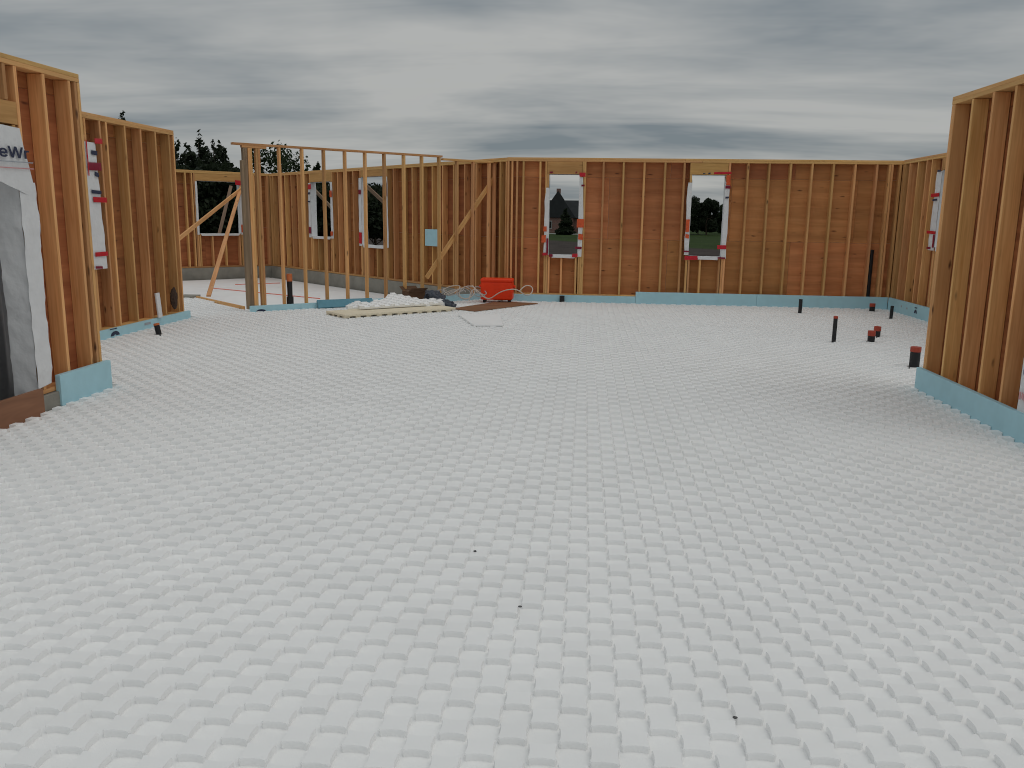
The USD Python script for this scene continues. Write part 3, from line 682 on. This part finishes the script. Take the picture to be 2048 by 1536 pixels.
strip((-4.135, 0), (0, 1), (-1, 0), 6.20, 6.925, 0.225, 'tall short blue foam strip at the foot of the near left wall')
strip((-5.765, 0), (0, 1), (-1, 0), 8.9, 11.86, 0.09, 'blue foam strip under the left wall farther back, black arch mark on it', marks=[('arch', 9.83, 0.0, 0.20, 0.055), ('smudge', 10.62, 0.05, 0.16, 0.03), ('bar', 9.8, 0.085, 0.16, 0.012)])
strip(tuple(F0), tuple(F_DIR), tuple(F_N), -0.02, 1.95, 0.085, 'blue foam strip at the near end of the stud partition, black arch mark on it', marks=[('arch', 0.15, -0.01, 0.16, 0.04)])
strip(tuple(F0), tuple(F_DIR), tuple(F_N), 1.956, 4.45, 0.10, 'blue foam strip under the far half of the stud partition')
strip((0, 15.46), (1, 0), (0, 1), -1.40, 0.945, 0.115, 'low blue foam strip at the left foot of the back wall, behind the orange box')
strip((0, 15.46), (1, 0), (0, 1), 0.95, 3.10, 0.20, 'taller blue foam strip at the middle foot of the back wall')
strip((0, 15.46), (1, 0), (0, 1), 3.104, 5.37, 0.20, 'taller blue foam strip at the right foot of the back wall, ending in the corner')
strip((5.42, 0), (0, 1), (1, 0), 9.2, 15.40, 0.20, 'blue foam strip at the foot of the right far wall, small black print on it', marks=[('bar', 14.12, 0.15, 0.10, 0.018), ('arch', 14.12, 0.06, 0.12, 0.06), ('smudge', 14.5, 0.10, 0.05, 0.03), ('smudge', 14.75, 0.11, 0.04, 0.03)])
strip((3.145, 0), (0, 1), (1, 0), 3.4, 7.98, 0.19, 'long blue foam strip at the foot of the near right wall')

# -- sill boards and doorway threshold
def loose(name, a, b, w, t, material, label, cat, up=(0, 0, 1)):
    g_, c_ = board(a, b, w, t, up)
    put(name, g_, material, gco=c_, label=label, cat=cat)
loose('sill_board', (-5.44, 13.15, -0.03), (-6.92, 14.63, -0.03), 0.11, TH, 'lumber_pale', 'yellow sill board on edge between the main floor and the wing floor', 'board')
loose('threshold_board', (-4.05, 3.4, 0.075), (-4.05, 5.90, 0.075), 0.21, TH, 'brown_board', 'yellow brown board on edge across the bottom of the left doorway, darkened for its shade', 'board')  # yellow board in shade; the dark brown material paints that shade in
v, f = cbox((-7.25, 14.55, -0.24), (-6.95, 14.85, 0.03), 0.004)
put('concrete_block', (v, f), 'concrete', label='grey concrete block end at the far end of the yellow sill board', cat='concrete block')

# braces in the wing
loose('timber_brace', on_z(417, 592, -0.02), on_plane(483, 372, [*(C_ED - E_DIR * 0.02), 0], [*E_DIR, 0]), 0.08, TH, 'lumber', 'long timber brace rising from the sill board to the dark wing window', 'brace', up=(1, 0.4, 0))
loose('timber_brace', at_dist(352, 482, 19.6), on_plane(490, 372, [*(C_ED - E_DIR * 0.10), 0], [*E_DIR, 0]), 0.09, TH, 'lumber_pale', 'shallow timber brace crossing the wide dark wing window from lower left', 'brace')
loose('timber_brace', at_dist(436, 478, 24.3), at_dist(462, 372, 25.2), 0.085, TH, 'weathered', 'thin grey brace standing outside the wide wing window', 'brace', up=(1, 0.4, 0))
loose('timber_brace', at_dist(612, 362, 23.5), at_dist(672, 425, 22.0), 0.085, TH, 'weathered', 'grey brace sloping outside the left window of the wing wall', 'brace')
loose('timber_brace', at_dist(722, 362, 21.0), at_dist(790, 425, 20.0), 0.085, TH, 'weathered', 'grey brace sloping outside the right window of the wing wall', 'brace')

# ------------------------------------------------------------------ pipe stubs
def stub(x, y, h, r, label, cap=None, hcap=0.035, lean=(0, 0), foot=0.0, group=None, z0=-KH):
    t = thing('pipe_stub', (x, y, z0), label, 'pipe', group)
    a, b = np.array([x, y, z0]), np.array([x + lean[0], y + lean[1], h])
    n = 14
    hb = h - (hcap if cap else 0)
    top = a + (b - a) * (hb - z0) / (h - z0)
    put('pipe', tube([a, a + (top - a) * 0.5, top], r, 18), 'abs', t, smooth=40)
    if cap: put('cap', tube([top - (b - a) * 0.03, top, b - (b - a) * 0.012, b], [r * 1.05, r * 1.06, r * 1.06, r * 0.98], 18), cap, t, smooth=40)
    if foot: put('coupling', tube([a, a + (0, 0, foot)], r * 1.3, 18), 'abs', t, smooth=40)
stub(3.60, 14.33, 0.23, 0.030, 'thin black pipe stub nearest the back wall, right of the second window', lean=(0.0, 0))
stub(4.96, 14.94, 0.13, 0.046, 'short black pipe stub with red cap close to the back right corner', 'cap', 0.05)
stub(4.89, 13.82, 0.20, 0.026, 'thin bare black pipe stub in front of the right far wall', lean=(0.005, 0))
stub(3.20, 10.95, 0.325, 0.026, 'tall thin black pipe stub with thin red rim, in mid floor at right', 'cap', 0.018)
stub(3.69, 11.04, 0.14, 0.045, 'front one of the two short red capped stubs side by side', 'cap', 0.06)
stub(3.95, 11.61, 0.13, 0.043, 'rear one of the two short red capped stubs side by side', 'cap', 0.055)
stub(3.53, 9.16, 0.212, 0.052, 'thick black pipe stub with red cap next to the near right wall', 'cap', 0.045)
stub(-5.27, 10.05, 0.13, 0.034, 'leaning black pipe stub with orange rim before the left wall farther back', 'cap_orange', 0.022, lean=(-0.04, 0.02))
stub(-0.38, 15.36, 0.105, 0.046, 'short wide black pipe stub below the first back window')
stub(5.05, 15.53, 1.02, 0.042, 'tall black pipe standing in the stud bay near the back right corner', z0=-0.1)
fp = F0 + F_DIR * 0.66 + F_N * 0.03
stub(fp[0] + 0.0, fp[1], 0.56, 0.042, 'black pipe with orange top standing among the partition studs', 'cap_orange', 0.10, foot=0.22)

# ------------------------------------------------------------------ things on the floor at the back
# orange plastic box on a low black trolley, white tubing looped about it
ox, oy = -1.53, 15.02
t = thing('orange_box', (ox, oy, 0.0), 'bright orange plastic box on black castors before the back wall', 'box')
import manifold3d as m3
def rbox(lo, hi, r, seg=12):
    lo, hi = np.array(lo) + r, np.array(hi) - r
    sp = m3.Manifold.sphere(r, seg)
    h = m3.Manifold.batch_hull([sp.translate([float(a), float(b), float(c)]) for a in (lo[0], hi[0]) for b in (lo[1], hi[1]) for c in (lo[2], hi[2])])
    q = h.to_mesh(); return np.array(q.vert_properties[:, :3]), np.array(q.tri_verts)
put('body', rbox((ox - 0.285, oy - 0.16, 0.05), (ox + 0.285, oy + 0.16, 0.37), 0.03), 'orange', t, smooth=40)
put('lid', rbox((ox - 0.288, oy - 0.163, 0.360), (ox + 0.288, oy + 0.163, 0.425), 0.022), 'orange', t, smooth=40)
for sx in (-1, 1): put('handle', rbox((ox + sx * 0.305 - 0.02, oy - 0.06, 0.26), (ox + sx * 0.305 + 0.02, oy + 0.06, 0.30), 0.012), 'orange', t, smooth=40)
for sx in (-0.22, 0.22):
    for sy in (-0.1, 0.1): put('castor', tube([(ox + sx - 0.02, oy + sy, 0.026), (ox + sx + 0.02, oy + sy, 0.026)], 0.03, 14), 'abs', t, smooth=40)
def on_y(px, py, y): return on_plane(px, py, [0, y, 0], [0, 1, 0])
loop = [(938, 601, 14.62), (941, 588, 14.60), (948, 579, 14.6), (958, 584, 14.6), (968, 594, 14.62), (978, 597, 14.62), (990, 591, 14.60), (1004, 583, 14.60), (1020, 579, 14.6), (1034, 580, 14.62), (1046, 587, 14.66), (1056, 590, 14.72), (1064, 584, 14.8), (1064, 575, 14.85), (1056, 571, 14.85), (1046, 575, 14.8), (1039, 582, 14.76)]
put('white_tubing', tube(spline([on_y(*p) for p in loop], 110), 0.0095, 8), 'tube', smooth=40, label='white plastic tubing looping across the front of the orange box', cat='tubing')
# tangle of grey tubing left of the box
t = thing('tubing_tangle', (-2.2, 14.85, 0.0), 'tangle of grey tubing heaped between partition and orange box', 'tubing')
for k in range(7):
    c = np.array([-2.45 + 0.11 * k + RNG.uniform(-0.05, 0.05), 14.75 + RNG.uniform(-0.15, 0.2), 0.10 + RNG.uniform(0.0, 0.07)])
    a = np.linspace(0, 2 * math.pi * RNG.uniform(0.9, 1.7), 40); r = RNG.uniform(0.08, 0.17)
    R = rot([1, 0, 0], RNG.uniform(15, 75)) @ rot([0, 1, 0], RNG.uniform(-40, 40))
    p = (np.c_[r * np.cos(a), r * 0.8 * np.sin(a), 0.012 * a]) @ R.T + c
    p[:, 2] = np.maximum(p[:, 2], 0.012)
    put('tube_loop', tube(p, 0.0085, 7), ['grey_tube', 'tube', 'grey_tube'][k % 3], t, smooth=40)
# crumpled dark sheet and bag
def crumple(c, rx, ry, rz, material, name, label, cat, seed):
    s = trimesh.creation.icosphere(4, 1.0); v = np.array(s.vertices)
    n = meshkit.fbm(v * 2.3 + seed, 4); k = 0.55 + 0.9 * n
    v = v * k[:, None] * (rx, ry, rz)
    v[:, 2] = np.maximum(v[:, 2], -rz * 0.35); v += np.array(c) + (0, 0, rz * 0.35 + 0.001)
    put(name, (v, s.faces), material, label=label, cat=cat)
crumple((-2.62, 14.55, 0.0), 0.24, 0.17, 0.16, 'bagdark', 'plastic_sheet', 'crumpled dark blue grey plastic heaped beside the brown carton', 'plastic sheet', 3.0)
crumple((-2.28, 13.95, 0.0), 0.16, 0.10, 0.10, 'bagdark', 'plastic_bag', 'small crumpled black bag at the right end of the white offcuts', 'bag', 9.0)
# brown carton
t = thing('carton', (-2.93, 14.45, 0.0), 'dark brown cardboard carton behind the white offcuts at the partition', 'carton')
Rc = rot([0, 0, 1], 38)
for nm, lo, hi, mt_ in (('body', (-0.16, -0.13, 0.0), (0.16, 0.13, 0.22), 'cardboard'),):
    v, f = cbox(lo, hi, 0.004); put(nm, xf((v, f), Rc, (-2.93, 14.45, 0.001)), mt_, t)
for sg in (-1, 1):
    v, f = cbox((-0.16, 0, -0.003), (0.16, 0.12, 0.003), 0.001)
    put('flap', xf(xf((v, f), rot([1, 0, 0], 28 if sg > 0 else 152), (0, -sg * 0.13 * -1, 0.223)), Rc, (-2.93, 14.45, 0.003)), 'cardboard', t)
# thin brown board on the floor under the box
q = [on_z(903, 617, 0.012), on_z(950, 622, 0.012), on_z(1076, 606.5, 0.012), on_z(1000, 602.5, 0.012)]
e = trimesh.creation.extrude_polygon(Polygon([(p[0], p[1]) for p in q]), 0.011, engine='earcut'); v = np.array(e.vertices)
gx = v - v.mean(0)
put('plywood_offcut', (v + (0, 0, 0.003), e.faces), 'brown_board', gco=np.c_[gx[:, 1], gx[:, 2], gx[:, 0]] + offs(), label='thin brown sheet of board lying flat in front of the orange box', cat='board')

# white foam offcuts: boards with knobs of their own
def foam_offcut(nx, ny, material='eps'):
    """A piece of knobbed board, nx by ny cells, knobs up, lower face at z = 0."""
    parts = [cbox((0, 0, 0), (nx * CX, ny * CY, 0.03), 0.003)]
    for i in range(nx):
        for k in range(ny):
            if (i + k) % 2 == 0: parts.append(xf(KF, None, ((i + 0.5) * CX, (k + 0.5) * CY, 0.03 + KH)))
    return merge(parts)
def offcut(nx, ny, R, loc, material, label):
    g_ = foam_offcut(nx, ny); v = g_[0] - (nx * CX / 2, ny * CY / 2, 0)
    v = v @ R.T; v[:, 2] -= v[:, 2].min(); v = v + np.array(loc)
    put('foam_offcut', (v, g_[1]), material, label=label, cat='foam offcut', group='foam offcuts heaped before the partition')
Rz = lambda d: rot([0, 0, 1], d)
offcut(22, 7, Rz(43) @ rot([1, 0, 0], 180), (-2.97, 12.98, 0.001), 'cream', 'long cream foam offcut lying knobs down along the front of the heap')
def shard(nx, ny, keep, R, loc, label):
    """A broken piece of knobbed board: keep is its outline in cells; its lower front edge stays on the ground."""
    pg = Polygon([(x * CX, y * CY) for x, y in keep])
    parts = [trimesh.creation.extrude_polygon(pg, 0.03, engine='earcut')]
    for i in range(nx):
        for k in range(ny):
            c = ((i + 0.5) * CX, (k + 0.5) * CY)
            if (i + k) % 2 == 0 and pg.buffer(0.012).contains(Point(c)): parts.append(xf(KN, None, (*c, 0.03 + KH)))
    v, f = merge(parts); v = v - (nx * CX / 2, 0, 0); v = v @ R.T; v[:, 2] -= v[:, 2].min()
    put('foam_offcut', (v + np.array(loc), f), 'eps', label=label, cat='foam offcut', group='foam offcuts heaped before the partition')
shard(17, 6, [(0, 0), (17, 0), (15.6, 1.6), (12.4, 3.1), (11, 5.2), (8.6, 5.9), (7.1, 4.0), (3.4, 2.3), (0.6, 1.2)], Rz(42) @ rot([1, 0, 0], 15), (-2.86, 13.22, 0.066), 'large broken white foam offcut leaning back as the peak of the heap')
shard(7, 5, [(0, 0), (7, 0), (6.2, 3.8), (3.0, 4.8), (0.7, 2.2)], Rz(58) @ rot([1, 0, 0], 9), (-2.36, 13.75, 0.03), 'small broken white foam offcut at the right of the heap')
shard(8, 4, [(0, 0), (8, 0), (7.2, 2.8), (2.5, 3.6), (0.4, 1.8)], Rz(40) @ rot([1, 0, 0], 7), (-3.36, 13.02, 0.05), 'small broken white foam offcut at the left of the heap')
# flat white piece on the floor
q = [on_z(917, 629, 0.02), on_z(948, 650, 0.02), on_z(1006, 650, 0.02), on_z(1000, 629, 0.02)]
e = trimesh.creation.extrude_polygon(Polygon([(p[0], p[1]) for p in q]), 0.022, engine='earcut')
put('foam_sheet', xf(e, None, (0, 0, 0.001)), 'eps', label='flat smooth white foam sheet lying alone on the floor in mid picture', cat='foam sheet')
# blue offcut leaning on the strip
v, f = cbox((-0.55, -0.02, -0.07), (0.40, 0.02, 0.07), 0.002)
c = F0 + F_DIR * 1.62 - F_N * 0.14
put('foam_offcut', xf((v, f), Rz(41.5 - 5) @ rot([1, 0, 0], -35), (c[0], c[1], 0.064)), 'blue_dark', label='dull blue foam offcut leaning on the strip left of the white heap', cat='foam offcut', group='foam offcuts heaped before the partition')

# on walls
P_, n_ = np.array([*(np.array([-1.42, 15.47]) - np.array([.7071, .7071]) * 0.02), 0]), [.7071, .7071, 0]
a, b = on_plane(851, 458, P_, n_), on_plane(879, 493, P_, n_)
v, f = cbox((0, -0.015, 0), (np.hypot(*(b - a)[:2]), 0.015, a[2] - b[2]), 0.002)
put('foam_patch', xf((v, f), rot([0, 0, 1], -45), (a[0], a[1], b[2])), 'blue', label='light blue foam square fixed to the wing wall behind the partition', cat='foam square')
v, f = cbox((-0.012, -0.05, 0), (0.012, 0.05, 0.335), 0.004)
put('white_sleeve', xf((v, f), rot([0, 1, 0], -4), (-5.70, 10.93, 0.092)), 'wrap', label='pale upright plastic strip leaning on the left wall studs', cat='plastic strip')
s = trimesh.creation.icosphere(3, 1.0); v = np.array(s.vertices); v = v * (0.6 + 0.8 * meshkit.fbm(v * 2.6 + 4, 3))[:, None] * (0.035, 0.075, 0.15)
put('rag', (v + (-5.73, 11.41, 0.31), s.faces), 'rag', smooth=True, label='dark brown rag hanging on a stud near the end of the left wall', cat='rag')

# inside the left doorway: loose wrap hanging outside, its shade painted in as grey
vv, ff = [], []
nu, nv = 26, 20
for i in range(nu):
    for j in range(nv):
        yy, zz = 4.2 + 2.6 * i / (nu - 1), -0.05 + 2.05 * j / (nv - 1)
        vv.append((-4.75 + 0.06 * math.sin(yy * 9 + zz * 1.2) + 0.03 * math.sin(yy * 21 - zz * 2), yy, zz))
for i in range(nu - 1):
    for j in range(nv - 1):
        a_ = i * nv + j; ff += [(a_, a_ + nv, a_ + nv + 1), (a_, a_ + nv + 1, a_ + 1)]
vv = np.array(vv); fb = np.array(ff)
put('hanging_wrap', (np.vstack([vv, vv - (0.003, 0, 0)]), np.vstack([fb, fb[:, ::-1] + len(vv)])), 'wrap_shaded', smooth=True, label='creased house wrap hanging outside the left doorway, shade painted into its grey', cat='house wrap')

# grit on the floor
for k, ((px, py), lb) in enumerate((((950, 1102), 'small grey speck of grit on the mid floor, farthest of three'), ((1040, 1213), 'small pale grey speck of grit on the floor, middle of three'), ((1470, 1435), 'dark speck of grit on the floor, nearest of three'))):
    s = trimesh.creation.icosphere(2, 1.0); v = np.array(s.vertices); v = v * (0.7 + 0.6 * meshkit.noise(v * 2 + k))[:, None] * 0.006 * (1.2, 0.9, 0.6)
    put('grit', (v + on_z(px, py, 0.003), s.faces), 'speck', smooth=True, label=lb, cat='grit')

# ------------------------------------------------------------------ trees and the house beyond
def leaves(centres, radii, n, size, seed, flat=1.0):
    r = np.random.default_rng(seed)
    w = np.prod(radii, axis=1) ** 0.7; w = w / w.sum()
    idx = r.choice(len(centres), n, p=w)
    d = r.normal(size=(n, 3)); d /= np.linalg.norm(d, axis=1, keepdims=True)
    rr = r.random(n) ** 0.4
    p = centres[idx] + d * rr[:, None] * radii[idx]
    a = r.normal(size=(n, 3)); a /= np.linalg.norm(a, axis=1, keepdims=True)
    b = np.cross(a, r.normal(size=(n, 3))); b /= np.linalg.norm(b, axis=1, keepdims=True)
    s = size * r.uniform(0.6, 1.4, n)[:, None]
    V = np.stack([p - a * s, p + b * s * 0.55, p + a * s, p - b * s * 0.55], 1).reshape(-1, 3)
    k = np.arange(n)[:, None] * 4
    return V, np.vstack([k + [0, 1, 2], k + [0, 2, 3]])
def tree(x, y, h, w, kind, label, seed, n=2600, size=0.13, leaf=None, group=None, low=0.12, mid=0.60):
    r = np.random.default_rng(seed)
    t = thing('evergreen_tree' if kind == 'conifer' else 'leafy_tree', (x, y, GZ), label, 'tree', group)
    base = np.array([x, y, GZ]); parts = []
    top = base + (r.normal(0, 0.02) * h, r.normal(0, 0.02) * h, h * (0.96 if kind == 'conifer' else 0.78))
    tr = 0.022 * h
    parts.append(tube([base, base + (top - base) * 0.35 + (r.normal(0, 0.05), 0, 0), base + (top - base) * 0.7, top], [tr, tr * 0.75, tr * 0.4, tr * 0.1], 8))
    C, Rr = [], []
    if kind == 'conifer':
        m = 16
        for k in range(m):
            tt = low + (1 - low) * k / (m - 1); rad = w * 0.5 * (1 - tt) ** 0.75 * r.uniform(0.8, 1.15) + 0.04 * w
            for q in range(3 if tt < 0.75 else 1):
                a = r.uniform(0, 2 * math.pi)
                C.append(base + (0.45 * rad * math.cos(a), 0.45 * rad * math.sin(a), h * tt)); Rr.append((rad * 0.75, rad * 0.75, h * 0.055))
    else:
        for k in range(15):
            a, el = r.uniform(0, 2 * math.pi), r.uniform(-0.7, 1.0)
            c = base + np.array([0.33 * w * math.cos(a) * math.cos(el), 0.33 * w * math.sin(a) * math.cos(el), h * (mid + (0.90 - mid) * math.sin(el))])
            q = r.uniform(0.13, 0.24); C.append(c); Rr.append((w * q, w * q, h * q * 0.75))
            if k % 2 == 0:
                st = base + (top - base) * r.uniform(0.3, 0.6); parts.append(tube([st, 0.5 * (st + c) + (0, 0, -0.03 * h), c], [tr * 0.35, tr * 0.25, tr * 0.08], 6))
    put('trunk', merge(parts), 'bark', t)
    put('crown', leaves(np.array(C), np.array(Rr), n, size, seed + 1), leaf or ('leaf_dark' if kind == 'conifer' else 'leaf_mid'), t)
def place(px, py_top, dist):
    p = at_dist(px, py_top, dist); return p[0], p[1], p[2] - GZ
trees = [  # pixel of the tip, distance, width, kind, label
    (246, 232, 44, 3.4, 'conifer', 'dark evergreen whose tip just clears the left wall'),
    (352, 288, 37, 3.6, 'conifer', 'dark evergreen nearest the end of the left wall'),
    (372, 296, 35, 3.4, 'conifer', 'dark evergreen between two taller tips beside the left wall'),
    (398, 273, 38, 2.6, 'conifer', 'tallest slim dark evergreen beyond the far left wing wall'),
    (428, 290, 37, 2.8, 'conifer', 'slender dark evergreen right of the tallest one'),
    (441, 291, 39, 2.2, 'conifer', 'narrow dark evergreen at the right end of the evergreen row'),
    (462, 333, 36, 3.6, 'conifer', 'low dark evergreen right behind the wing corner'),
    (300, 300, 36, 4.0, 'conifer', 'dark evergreen hidden mostly by the left wall'),
    (415, 320, 33, 4.6, 'leafy', 'dense dark shrub tree filling the wide wing window'),
    (375, 318, 33, 4.6, 'leafy', 'dense dark shrub tree at the left of the wide wing window'),
    (552, 268, 41, 3.0, 'leafy', 'loose leafy tree showing sky gaps above the partition post'),
    (500, 350, 35, 4.2, 'leafy', 'dark leafy tree behind the weathered post'),
    (595, 356, 36, 4.4, 'leafy', 'dark leafy tree left of the first wing window'),
    (637, 330, 38, 2.0, 'conifer', 'small evergreen tip peeping over the wing wall'),
    (650, 354, 35, 4.4, 'leafy', 'dark leafy tree filling the left wing wall window'),
    (715, 362, 36, 4.2, 'leafy', 'dark leafy tree between the two wing wall windows'),
    (748, 385, 34, 3.2, 'leafy', 'dark leafy tree filling the right wing wall window'),
    (800, 372, 38, 4.0, 'leafy', 'dark leafy tree right of the wing wall windows'),
]
for k, (px, py, d, w, kind, lb) in enumerate(trees):
    x, y, h = place(px, py, d)
    lf = 'leaf_mid' if px in (552,) else 'leaf_dark'
    tree(x, y, h, w, kind, lb, 100 + 7 * k, n=11000 if kind == 'leafy' and px != 552 else 15000 if kind == 'conifer' else 3200, size=0.09, leaf=lf, low=0.05, group='trees beyond the wing')
# far trees seen through the back windows
fart = [(1380, 381, 112, 4.0, 'leafy', 'leaf_dark', 'tall dark tree at the left side of the second back window'), (1399, 412, 116, 3.4, 'leafy', 'leaf_dark', 'lower dark tree in the middle of the second back window'), (1417, 393, 112, 3.2, 'leafy', 'leaf_dark', 'rounded dark tree right of the middle of the second back window'),
        (1440, 430, 128, 2.8, 'leafy', 'leaf_pale', 'pale grey green tree at the right of the second back window'), (1457, 402, 116, 2.9, 'leafy', 'leaf_mid', 'tree at the right edge of the second back window'), (1352, 392, 114, 5, 'leafy', 'leaf_dark', 'dark tree hidden between the two back windows'),
        (1132, 418, 98, 2.0, 'conifer', 'leaf_dark', 'dark narrow tree in front of the distant house'), (1160, 405, 122, 4.2, 'leafy', 'leaf_dark', 'tree behind the right end of the distant house'), (1088, 400, 112, 5, 'leafy', 'leaf_dark', 'tree behind the left end of the distant house'),
        (1880, 385, 70, 7, 'leafy', 'leaf_mid', 'tree outside the window of the right far wall'), (1900, 370, 62, 7, 'leafy', 'leaf_dark', 'dark tree beyond the near right wall')]
for k, (px, py, d, w, kind, lf, lb) in enumerate(fart):
    x, y, h = place(px, py, d)
    tree(x, y, h, w, kind, lb, 500 + 11 * k, n=9000, size=0.135, leaf=lf, group='trees across the field', low=0.03, mid=0.45)

# distant house
hx, hy, _ = place(1126, 440, 113)
t = thing('distant_house', (hx, hy, GZ), 'distant brick house with dark roof framed by the first back window', 'house')
def hb(lo, hi, ch=0.02): return cbox((hx + lo[0], hy + lo[1], GZ + lo[2]), (hx + hi[0], hy + hi[1], GZ + hi[2]), ch)
put('wall', hb((-4.6, -3, -0.2), (4.6, 3, 1.9)), 'brick', t)
RV = np.array([(-4.9, -3.3, 1.9), (4.9, -3.3, 1.9), (4.9, 3.3, 1.9), (-4.9, 3.3, 1.9), (-2.2, 0, 4.15), (2.6, 0, 4.15)]) + (hx, hy, GZ)
put('roof', (RV, [(0, 1, 5), (0, 5, 4), (2, 3, 4), (2, 4, 5), (3, 0, 4), (1, 2, 5), (0, 3, 2), (0, 2, 1)]), 'roof', t)
gv = np.array([(-2.9, -4.0, 1.92), (1.7, -4.0, 1.92), (-0.6, -4.0, 5.25), (-2.9, .4, 1.92), (1.7, .4, 1.92), (-0.6, .4, 5.25)]) + (hx, hy, GZ)
put('gable', (gv, [(0, 1, 2), (0, 2, 5), (0, 5, 3), (1, 4, 5), (1, 5, 2), (3, 5, 4), (0, 3, 4), (0, 4, 1)]), 'roof', t)
put('porch_wall', hb((-2.6, -3.85, 0), (1.4, -3.01, 1.9)), 'brick', t)
put('chimney', hb((-0.95, .5, 3.4), (-0.4, 1.0, 5.65)), 'brick', t)
for k, (wx, wy) in enumerate(((-1.7, -0.85), (0.5, -0.85), (2.5, 0), (3.8, 0))):
    yy = -3 + wy
    fr = put('window', merge([hb((wx - .42, yy - .05, 0.5), (wx - .36, yy + .02, 1.5), .005), hb((wx + .36, yy - .05, 0.5), (wx + .42, yy + .02, 1.5), .005), hb((wx - .36, yy - .05, 1.43), (wx + .36, yy + .02, 1.5), .005), hb((wx - .36, yy - .05, .5), (wx + .36, yy + .02, .57), .005)]), 'trim', t)
    ORIG[str(fr.GetPath())] = ORIG[str(t.GetPath())]
    put('pane', hb((wx - .36, yy - .03, 0.57), (wx + .36, yy - .015, 1.43), .002), 'pane', fr)
